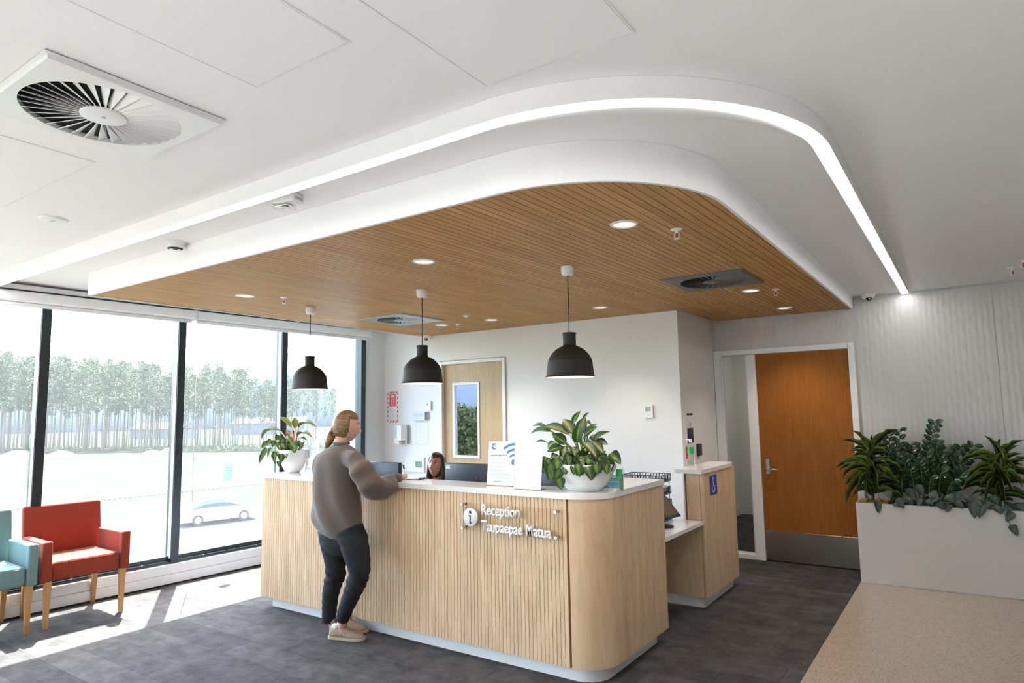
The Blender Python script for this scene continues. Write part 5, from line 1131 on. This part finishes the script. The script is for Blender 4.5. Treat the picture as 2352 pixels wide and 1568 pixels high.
def face_parts(hd, brow, smile=0.0, parent=None):
    for s in (-1, 1):
        ey = face_y(s*.032, .012); e = obj('eye', MB().ball((s*.0315, ey-.0045, .012), (.0128, .0085, .0078), 14, 10), M['eyewhite'], parent=hd)
        obj('iris', MB().ball((s*.0305-.001, ey+.0012, .0122), (.0058, .0035, .0062), 10, 8), M['iris'], parent=e)
        up = [(s*(.0195+.024*i/6), face_y(s*(.0195+.024*i/6), .013)+.0035, .0135+.0075*math.sin(math.pi*min(1, i/6*.95+.05))) for i in range(7)]
        obj('eyelash', MB().tube(up, [.0012]+[.0024]*5+[.001], 6), M['iris'], parent=hd)
        bw = [(s*(.014+.036*i/7), face_y(s*(.014+.036*i/7), .031)+.0012, .0295+.008*math.sin(math.pi*(i/7*.8+.05))) for i in range(8)]
        obj('eyebrow', MB().tube(bw, [(.0022, .0034)]*6+[(.0016, .0024), (.0008, .001)], 6), brow, parent=hd)
    def mouth(z0, k, r): return MB().tube([(x, face_y(x, z0)+.0015, z0+smile*abs(x/.027)**2+k*(1-(x/.027)**2)) for x in [-.027+.054*i/10 for i in range(11)]], [(.0012, .001)]+[(r*(.6+.4*math.sin(math.pi*i/10)), .0022) for i in range(1, 10)]+[(.0012, .001)], 8)
    obj('upper_lip', mouth(-.058, .0015, .0042), M['lip'], parent=hd); obj('lower_lip', mouth(-.0705, -.002, .0052), M['lip'], parent=hd)
    if smile: obj('teeth', MB().tube([(x, face_y(x, -.064)+.0008, -.064+smile*.8*abs(x/.024)**2) for x in [-.021+.042*i/8 for i in range(9)]], [.001]+[(.0038, .002)]*7+[.001], 8), M['tooth'], parent=hd)
def hair_cap(keep, off, nu=72, nv=56):
    mb = MB(); vs = []; kp = []
    for j in range(nv+1):
        for i in range(nu):
            u, v = i/nu, .002+.996*j/nv; p = head_pt(u, v); d = keep(p); kp.append(d > -.004); vs.append(head_pt(u, v, .001+off*sstep(-.004, .022, d)))
    fs = [(j*nu+i, j*nu+(i+1) % nu, (j+1)*nu+(i+1) % nu, (j+1)*nu+i) for j in range(nv) for i in range(nu)]
    return mb.add(vs, [f for f in fs if all(kp[k] for k in f)], True)
def to_local(me_or_mb, r):
    m = r.matrix_basis.inverted() if hasattr(r, 'matrix_basis') else r
    return me_or_mb.tf(m)

# ---------------- woman standing at the counter
ZS = 2.7033
def zp(zx, zy, y): return ony(660+zx/ZS, 920+zy/ZS, y)
def zr(w, p): return w/ZS*CF.dot(p-CAM)/FPX
W1 = root('person', (-3.86, 3.37, 0)); O1 = Matrix.Translation(-W1.location)
sweater = mat('taupe_knit', (.135, .107, .092), .9, var=.22, scale=140, bump=.35, bscale=420, sheen=.3, spec=.15)
denim = mat('washed_black_denim', (.026, .028, .032), .85, var=.6, scale=9, bump=.2, bscale=600, spec=.2)
def ell(c, a, b, n=28, rot=0.0): return [(c[0]+a*math.cos(2*math.pi*k/n)*math.cos(rot)-b*math.sin(2*math.pi*k/n)*math.sin(rot), c[1]+a*math.cos(2*math.pi*k/n)*math.sin(rot)+b*math.sin(2*math.pi*k/n)*math.cos(rot), c[2]) for k in range(n)]
rings = []
for row, l, r in ((266, 292, 376), (280, 272, 400), (300, 222, 432), (330, 190, 452), (380, 164, 458), (450, 150, 452), (540, 146, 450), (620, 145, 458), (700, 143, 466), (745, 146, 472), (790, 172, 480), (830, 205, 476), (858, 245, 445)):
    p = zp((l+r)/2, row, 3.29); h_ = zr((r-l)/2, p); b_ = h_/.9*(.62 if row > 320 else .55)
    rings.append(ell(p, h_/.9, min(b_, .165), 36, .12))
sw = MB().loft(rings[::-1])
arm = [(372, 350, 3.27, 50), (418, 372, 3.25, 62), (462, 430, 3.24, 71), (500, 500, 3.27, 80), (548, 545, 3.34, 78), (592, 548, 3.42, 72), (626, 520, 3.50, 62), (650, 494, 3.565, 42), (672, 484, 3.60, 28), (696, 480, 3.63, 24)]
pts = [zp(a, b, y) for a, b, y, r in arm]; sw.tube(pts, [zr(r, p) for (a, b, y, r), p in zip(arm, pts)], 18)
armL = [(262, 350, 3.33, 48), (222, 372, 3.36, 58), (215, 430, 3.42, 66), (235, 510, 3.47, 66), (290, 545, 3.50, 58), (340, 520, 3.56, 40), (370, 500, 3.60, 28)]
ptsL = [zp(a, b, y) for a, b, y, r in armL]; sw.tube(ptsL, [zr(r, p) for (a, b, y, r), p in zip(armL, ptsL)], 16)
# soft folds
def folds(v):
    x, y, z = v; d = .0075*math.sin(x*26+z*9+2*math.sin(z*7))*sstep(.70, .95, z)*(1-sstep(1.22, 1.40, z))+.005*math.sin(z*34+x*16)*sstep(-3.72, -3.62, x); return (x+d*.5, y-d, z)
sw.v = [folds(v) for v in sw.v]
swm = remeshed('sweater', sw.tf(O1), .010, 12, sweater)
for v in swm.vertices:
    x, y, z = v.co+W1.location; n_ = v.normal.copy(); tors = 1-sstep(-3.70, -3.56, x-(z-1.1)*.15)
    f = .010*math.sin(34*(x*.9+(z-1.0)*.42)+1.5*math.sin(z*8))*sstep(.72, .9, z)*(1-sstep(1.18, 1.36, z))*tors + .007*math.sin(46*(z*.75-x*.6))*(1-tors)*sstep(.98, 1.06, z)
    v.co += n_*f
obj('sweater', swm, parent=W1)
nb = zp(336, 268, 3.30); obj('collar', MB().tube([nb-W1.location+Vector((.056*math.cos(2*math.pi*k/18), .05*math.sin(2*math.pi*k/18), .004)) for k in range(19)], .011, 8), sweater, parent=W1)
cu = [pts[-2], pts[-1]]; obj('cuff', MB().tube([pts[-2]-W1.location, (pts[-2]+(pts[-1]-pts[-2])*1.3)-W1.location], [zr(31, pts[-2]), zr(28, pts[-1])], 16), sweater, parent=W1)
jn = MB()
Lg = [(800, 265, 150, 3.34), (900, 274, 132, 3.345), (1000, 298, 127, 3.35), (1080, 300, 124, 3.36), (1140, 281, 112, 3.38), (1200, 268, 103, 3.40), (1290, 261, 92, 3.43), (1362, 258, 86, 3.45)]
Rg = [(800, 385, 180, 3.27), (870, 412, 176, 3.275), (950, 430, 166, 3.28), (1000, 441, 151, 3.285), (1060, 449, 132, 3.29), (1110, 436, 128, 3.295), (1200, 400, 110, 3.31), (1280, 367, 97, 3.33), (1357, 340, 80, 3.345)]
for LG in (Lg, Rg):
    pp = [zp(c, r_, y) for r_, c, w, y in LG]; jn.tube(pp, [zr(w/2, p) for (r_, c, w, y), p in zip(LG, pp)], 18)
hp = []
for row, l, r in ((720, 225, 430), (790, 198, 466), (840, 197, 488), (890, 215, 486), (930, 240, 465), (958, 275, 425)): p = zp((l+r)/2, row, 3.31); h_ = zr((r-l)/2, p); hp.append(ell(p, h_/.92, h_*.68, 28, .3))
jn.loft(hp[::-1])
jn.v = [(x+.004*math.sin(z*70+x*20)*(gs((z-.46)/.09)+.6*gs((z-.75)/.06)), y-.004*math.sin(z*70+x*20)*gs((z-.46)/.09), z) for x, y, z in jn.v]
jm = remeshed('jeans', jn.tf(O1), .008, 5, denim)
for v in jm.vertices:
    x, y, z = v.co; f = .0045*math.sin(88*z+30*x+1.8*math.sin(26*x+9*y))*(gs((z-.44)/.10)+.7*gs((z-.74)/.07)+.45*gs((z-.20)/.07)); v.co += v.normal*f
obj('jeans', jm, parent=W1)
random.seed(6)
for LG in (Lg, Rg):
    fr = MB(); r_, c, w, y = LG[-1]; p = zp(c, r_, y)-W1.location; rr = zr(w/2, zp(c, r_, y))*.97
    for i in range(60): a = random.uniform(0, 6.28); q = p+Vector((rr*math.cos(a), rr*math.sin(a), .004)); fr.tube([q, q+Vector((random.uniform(-.008, .008), random.uniform(-.008, .008), -random.uniform(.012, .026)))], .0012, 4)
    obj('frayed_hem', fr, denim, parent=W1)
# skin: head, neck, torso core, hands, ankles as one surface
HC = zp(368, 160, 3.335); HM = Matrix.Translation(HC) @ Matrix.Rotation(R(-32), 4, 'Z') @ Matrix.Rotation(R(-7), 4, 'X')
bd = head_mb().tf(HM)
for s in (-1, 1):
    e = MB().ball((0, 0, 0), (.007, .017, .029), 12, 10).tf(HM @ Matrix.Translation((s*.073, -.012, -.004)) @ Matrix.Rotation(R(-12), 4, 'X') @ Matrix.Rotation(s*R(18), 4, 'Z')); bd.add(e.v, e.f, True)
nk_ = zp(338, 262, 3.31); bd.tube([HM @ Vector((0, -.025, -.05)), HM @ Vector((0, -.022, -.10)), nk_, nk_+Vector((0, 0, -.12)), nk_+Vector((0, 0, -.4)), zp(330, 760, 3.31)], [.05, .046, .05, .07, .08, .08], 18)
bd.tube([nk_+Vector((0, 0, -.22)), pts[2]+Vector((-.03, .02, -.01)), pts[3], pts[5], pts[7], pts[-1]+(pts[-1]-pts[-2])*.7], [.035, .02, .022, .026, .025, .022], 14)
bd.tube([nk_+Vector((0, 0, -.22)), ptsL[2]+Vector((.03, .0, -.01)), ptsL[3], ptsL[4], ptsL[-1]+(ptsL[-1]-ptsL[-2])*.8], [.04, .034, .032, .028, .02], 14)
hv = zp(706, 470, 3.665); wr_ = pts[-1]
hd_ = (hv-wr_).normalized(); bd.tube([wr_, wr_.lerp(hv, .5), hv, hv+hd_*.022], [(.016, .022), (.018, .032), (.018, .036), (.012, .028)], 14, up=(0, 0, 1))
rt = hd_.cross(Vector((0, 0, 1))).normalized(); upv = Vector((0, 0, 1)); pen0 = onz(932, 1101, CT+.001); pen1 = ony(926, 1067, 3.695)
grip = pen0.lerp(pen1, .30)
for i, (o, L) in enumerate(((.026, .072), (.009, .078), (-.009, .072), (-.025, .058))):
    b = hv+rt*o+hd_*.015; k1 = b+hd_*L*.38+upv*(.004-.004*i); k2 = b.lerp(grip, .6)+hd_*L*.25-upv*.008; tip = (grip+rt*(o*.35)-upv*(.012+.004*i)) if i < 2 else b+hd_*L*.25-upv*.022
    bd.tube([b-hd_*.02, b, k1, k2, tip], [.009, .0095, .0088, .0078, .006], 8)
tb_ = hv+rt*.03-hd_*.03; bd.tube([tb_, tb_+rt*.012+hd_*.025, grip-rt*.004-upv*.002, grip+hd_*.008-upv*.012], [.011, .0105, .009, .0065], 8)
for LG, ak, sh_ in ((Rg, zp(338, 1398, 3.36), 0), (Lg, zp(282, 1398, 3.46), 1)):
    pp = [zp(c, r_, y) for r_, c, w, y in LG]; bd.tube([zp(330, 790, 3.31), pp[1].lerp(pp[2], .3), pp[2], pp[4], pp[6], ak, ak+Vector((.02, .01, -.055))], [.05, .045, .045, .04, .034, .029, .034], 12)
body = obj('body', remeshed('body', bd.tf(O1), .0052, 2, M['skin1']), parent=W1)
HM1 = O1 @ HM
hroot = obj('hair', hair_cap(lambda p: max(.010-p.y-.25*max(0, -.02-p.z), (p.z-.058)*1.0) if p.z > -.085 else -.05, .0095), None, parent=W1)
M['blond'] = hairmat('dark_blond_hair', (.13, .072, .030), (.36, .23, .11), (60, 14, 90)); hroot.data.materials.append(M['blond']); hroot.matrix_basis = HM1
bun = [HM @ Vector(v) for v in ((0, -.075, -.045), (0, -.098, -.055), (0, -.112, -.06))]; bl = zp(292, 190, 3.30)
tail = [bl, zp(280, 205, 3.285), zp(266, 235, 3.27), zp(252, 268, 3.262), zp(240, 300, 3.258)]
obj('scrunchie', MB().tube([bl-W1.location+(CR*math.cos(2*math.pi*k/16)*.018+(CU*.8+CF*.4)*math.sin(2*math.pi*k/16)*.026) for k in range(17)], .012, 8), mat('tan_scrunchie', (.42, .24, .17), .8, bump=.3), parent=hroot).matrix_parent_inverse = HM1.inverted()
obj('ponytail', MB().tube([bl.lerp(HM @ Vector((0, -.08, -.03)), .8)-W1.location]+[p-W1.location for p in tail], [.03, .02, .031, .033, .026, .006], 14), M['blond'], parent=hroot).matrix_parent_inverse = HM1.inverted()
# strand wisps at the nape
ws = MB()
for i in range(26): a = -1+2*i/25; q = HM @ Vector((a*.05, -.065-.02*(1-a*a), -.055-.02*random.random())); ws.tube([q-W1.location, q.lerp(bl, .5)-W1.location+Vector((0, 0, -.004)), bl-W1.location], [.003, .006, .004], 5)
obj('strands', ws, M['blond'], parent=hroot).matrix_parent_inverse = HM1.inverted()
hdp = body
fp = root('face_anchor_unused') if False else None
class _H: pass
fe = obj('earring', MB().ball(tuple(HM1 @ Vector((.078, -.008, -.034))), .005, 8, 6), mat('gold', (.7, .5, .2), .25, metal=1), parent=W1)
for s in (-1, 1):
    ey = face_y(s*.032, .012); e = obj('eye', MB().ball((s*.0315, ey-.0045, .012), (.0128, .0085, .0078), 12, 8), M['eyewhite'], parent=W1); e.matrix_basis = HM1
    i_ = obj('iris', MB().ball((s*.0305, ey+.0012, .0122), (.0058, .0035, .0062), 10, 8), M['iris'], parent=e)
    b_ = obj('eyebrow', MB().tube([(s*(.014+.036*i/7), face_y(s*(.014+.036*i/7), .031)+.0012, .0295+.008*math.sin(math.pi*(i/7*.8+.05))) for i in range(8)], .0024, 6), M['blond'], parent=W1); b_.matrix_basis = HM1
lp_ = obj('lips', MB().tube([(x, face_y(x, -.064)+.001, -.064) for x in [-.024+.048*i/8 for i in range(9)]], [.001]+[(.009, .0025)]*7+[.001], 8), M['lip'], parent=W1); lp_.matrix_basis = HM1
# trainers
M['suede'] = mat('taupe_suede', (.36, .255, .185), .85, var=.12, scale=40, bump=.15); M['solew'] = mat('cream_sole', (.50, .41, .33), .7); M['solb'] = mat('dark_outsole', (.05, .045, .04), .8); M['sock'] = mat('white_sock', (.78, .77, .75), .9)
def shoe(heel, toe, mirror):
    d = (toe-heel); L = .275; rz = math.atan2(d.y, d.x); s = obj('shoe', MB().loft([[(x, sgn*w*c1, z0+(z1-z0)*c2) for sgn, c1, c2 in ((1, 1, 0), (1, 1.03, .35), (1, .78, .75), (1, .4, 1), (-1, .4, 1), (-1, .78, .75), (-1, 1.03, .35), (-1, 1, 0))] for x, w, z0, z1 in ((.005, .018, .03, .075), (.02, .031, .025, .098), (.06, .036, .025, .104), (.095, .037, .025, .098), (.13, .040, .025, .088), (.175, .044, .022, .070), (.215, .044, .022, .058), (.25, .036, .024, .050), (.27, .018, .026, .040))], True, True), M['suede'], parent=W1)
    s.location = heel-W1.location; s.location.z = 0; s.rotation_euler = (0, 0, rz)
    so = obj('sole', MB().loft([[(x, sgn*w*k, z) for sgn, k, z in ((1, 1, .006), (1, 1.06, .026), (-1, 1.06, .026), (-1, 1, .006))] for x, w in ((-.004, .018), (.015, .034), (.06, .038), (.11, .037), (.17, .045), (.22, .045), (.258, .036), (.28, .016))], True, False), M['solew'], parent=s)
    obj('outsole', MB().loft([[(x, sgn*w, z) for sgn, z in ((1, 0), (1, .007), (-1, .007), (-1, 0))] for x, w in ((.0, .016), (.02, .032), (.06, .036), (.11, .035), (.17, .043), (.22, .043), (.255, .034), (.272, .015))], True, False), M['solb'], parent=s)
    obj('tongue', MB().rbox(.075, .135, -.018, .018, .085, .112, .006, 2), M['suede'], parent=s)
    lc = MB()
    for i in range(4): x = .095+i*.02; z = .103-i*.0085; lc.tube([(x, -.026, z-.012), (x+.004, 0, z+.006), (x, .026, z-.012)], .003, 6)
    obj('laces', lc, M['solew'], parent=s)
    for sg in (-1, 1): n_ = obj('letter_mark', text_mesh('N', .034, .03, .0015, M['solew'], .02, shear=.2), parent=s, loc=(.105 if sg < 0 else .14, sg*.0395, .040), rot=(R(90), 0, 0 if sg < 0 else R(180)))
    obj('sock', MB().tube([(.055, 0, .07), (.052, 0, .106)], [.030, .0305], 16), M['sock'], parent=s)
shoe(onz(757, 1466, 0), onz(836, 1472, 0), 0); shoe(onz(770, 1446, 0), onz(830, 1452, 0), 1)
tag(W1, 'person in a taupe jumper and black jeans writing at the counter', 'person')
pen = root('pen', pen0); pv = pen1-pen0
obj('barrel', MB().cyl((0, 0, 0), pv*.72, .0042, n=10), M['white'], parent=pen); obj('cap', MB().cyl(pv*.72, pv, .0048, n=10), M['black'], parent=pen); obj('clip', MB().cyl(pv*.74+rt*.006, pv*.97+rt*.007, .0012, n=6), M['black'], parent=pen)
tag(pen, 'black and white pen held in the writing hand', 'pen')
cb = onz(938, 1100, CT+.002); cbr = root('clipboard', (cb.x-.01, cb.y+.035, CT+.0005), R(12))
obj('board', MB().box(-.10, .11, -.06, .10, 0, .003), M['black'], parent=cbr); obj('sheet', MB().box(-.095, .07, -.05, .09, .0031, .004), M['paper'], parent=cbr); obj('clip', MB().rbox(.085, .108, -.02, .06, .0031, .012, .002, 1), M['chrome'], parent=cbr)
tag(cbr, 'black clipboard with a form under the writing hand', 'clipboard')

# ---------------- seated receptionist
W2 = root('person', (-4.02, 4.74, 0)); O2 = Matrix.Translation(-W2.location)
HC2 = Vector((-4.03, 4.60, 1.148)); HM2 = Matrix.Translation(HC2) @ Matrix.Rotation(R(194), 4, 'Z') @ Matrix.Rotation(R(9), 4, 'X') @ Matrix.Scale(.93, 4)
b2 = head_mb().tf(HM2)
for s in (-1, 1): e = MB().ball((0, 0, 0), (.007, .017, .029), 12, 10).tf(HM2 @ Matrix.Translation((s*.073, -.012, -.004))); b2.add(e.v, e.f, True)
n2_ = Vector((-4.03, 4.68, .985)); b2.tube([HM2 @ Vector((0, -.022, -.05)), HM2 @ Vector((0, -.026, -.11)), n2_, n2_+Vector((0, .01, -.1)), Vector((-4.03, 4.76, .6)), Vector((-4.03, 4.78, .46))], [.05, .046, .056, .10, .11, .13], 18)
for s in (-1, 1):
    sh_ = Vector((-4.03+s*.16, 4.71, .935)); b2.tube([n2_+Vector((0, 0, -.06)), sh_, sh_+Vector((s*.05, -.04, -.17)), sh_+Vector((s*.03, -.24, -.16)), Vector((-4.03+s*.13, 4.36, .775))], [.05, .05, .04, .034, .022], 12)
    hb = Vector((-4.03+s*.13, 4.36, .775)); b2.tube([hb, hb+Vector((0, -.05, .0)), hb+Vector((0, -.09, -.004))], [(.014, .024), (.013, .034), (.010, .03)], 12, up=(0, 0, 1))
    for q in range(4): f0_ = hb+Vector((-.027+.018*q, -.085, 0)); b2.tube([f0_, f0_+Vector((0, -.03, .006)), f0_+Vector((0, -.055+.006*abs(q-1.5), -.008))], [.0088, .008, .006], 8)
    f0_ = hb+Vector((-s*.03, -.03, 0)); b2.tube([f0_, f0_+Vector((-s*.018, -.025, 0)), f0_+Vector((-s*.02, -.05, -.004))], [.010, .009, .0065], 8)
    b2.tube([Vector((-4.03+s*.09, 4.78, .53)), Vector((-4.03+s*.11, 4.42, .53)), Vector((-4.03+s*.11, 4.40, .30)), Vector((-4.03+s*.11, 4.44, .06)), Vector((-4.03+s*.11, 4.34, .035))], [.085, .065, .052, .036, .03], 14)
obj('body', remeshed('body', b2.tf(O2), .0052, 2, M['skin2']), parent=W2)
tp = MB(); tr2 = []
for z, a, b, cy_ in ((.50, .17, .14, 4.77), (.60, .165, .13, 4.76), (.75, .175, .13, 4.74), (.88, .20, .115, 4.72), (.945, .195, .095, 4.71), (.975, .13, .08, 4.70), (.995, .075, .066, 4.69)): tr2.append(ell((-4.03, cy_, z), a, b, 28))
tp.loft(tr2)
for s in (-1, 1): sh_ = Vector((-4.03+s*.165, 4.71, .93)); tp.tube([sh_, sh_+Vector((s*.05, -.04, -.17)), sh_+Vector((s*.035, -.16, -.165))], [.065, .056, .05], 14)
for s in (-1, 1): tp.tube([Vector((-4.03+s*.09, 4.78, .53)), Vector((-4.03+s*.11, 4.41, .53)), Vector((-4.03+s*.11, 4.40, .30)), Vector((-4.03+s*.11, 4.44, .08))], [.10, .078, .062, .05], 14)
obj('black_outfit', remeshed('black_outfit', tp.tf(O2), .012, 4, mat('black_cloth', (.012, .012, .014), .8)), parent=W2)
M['darkhair'] = hairmat('dark_brown_hair', (.008, .005, .004), (.045, .026, .018), (70, 70, 5))
HL2 = O2 @ HM2
h2 = obj('hair', hair_cap(lambda p: max(.030-p.y*1.0, (p.z-.060-.2*abs(p.x))) if p.z > -.11 else -.05, .016), M['darkhair'], parent=W2); h2.matrix_basis = HL2
for s in (-1, 1):
    cur = [[], []]; rg = []
    for k in range(12):
        t_ = k/11; z = .075-.30*t_; wv = .006*math.sin(9*t_+s)
        cx_ = s*(.060+.016*math.sin(math.pi*min(1, t_*1.4))+.012*t_)+wv; cy_ = -.022+.016*t_; rx_ = .020+.010*math.sin(math.pi*t_); ry_ = .046-.006*t_
        if t_ < .25: rx_ *= .7
        if t_ > .8: rx_ *= 1-.6*(t_-.8)/.2; ry_ *= 1-.5*(t_-.8)/.2
        rg.append([(cx_+rx_*math.cos(2*math.pi*q/16), cy_+ry_*math.sin(2*math.pi*q/16), z) for q in range(16)])
    obj('hair_lock', MB().loft(rg), M['darkhair'], parent=h2)
obj('hair_back', MB().loft([[(a*math.cos(2*math.pi*q/20), -.06+b*math.sin(2*math.pi*q/20), z) for q in range(20)] for z, a, b in ((.06, .07, .04), (0, .08, .045), (-.08, .085, .042), (-.16, .085, .036), (-.22, .07, .025), (-.25, .03, .012))]), M['darkhair'], parent=h2)
fa = obj('nose_stud', MB().ball((.013, face_y(.013, -.03)+.002, -.031), .0015, 6, 4), M['chrome'], parent=W2); fa.matrix_basis = HL2
face_parts(fa, M['darkhair'], .0065)
tag(W2, 'person with long dark hair smiling up from behind the counter', 'person')
oc = root('office_chair', (-4.03, 4.80, 0))
obj('seat', MB().rbox(-.24, .24, -.24, .22, .37, .435, .03, 3), M['rubber'], parent=oc); obj('backrest', MB().rbox(-.20, .20, .20, .25, .50, .88, .02, 3), M['rubber'], parent=oc); obj('column', MB().cyl((0, 0, .06), (0, 0, .38), .03, n=12), M['steel'], parent=oc); obj('spine', MB().box(-.03, .03, .22, .26, .37, .6), M['black'], parent=oc)
for i in range(5): a = 2*math.pi*i/5; l = obj('base_leg', MB().tube([(0, 0, .085), (math.cos(a)*.28, math.sin(a)*.28, .06)], [.025, .018], 8), M['black'], parent=oc); obj('castor', MB().cyl((math.cos(a)*.28, math.sin(a)*.28-.02, .03), (math.cos(a)*.28, math.sin(a)*.28+.02, .03), .03, n=12), M['black'], parent=l)
tag(oc, 'black office chair under the seated receptionist behind the counter', 'office chair')
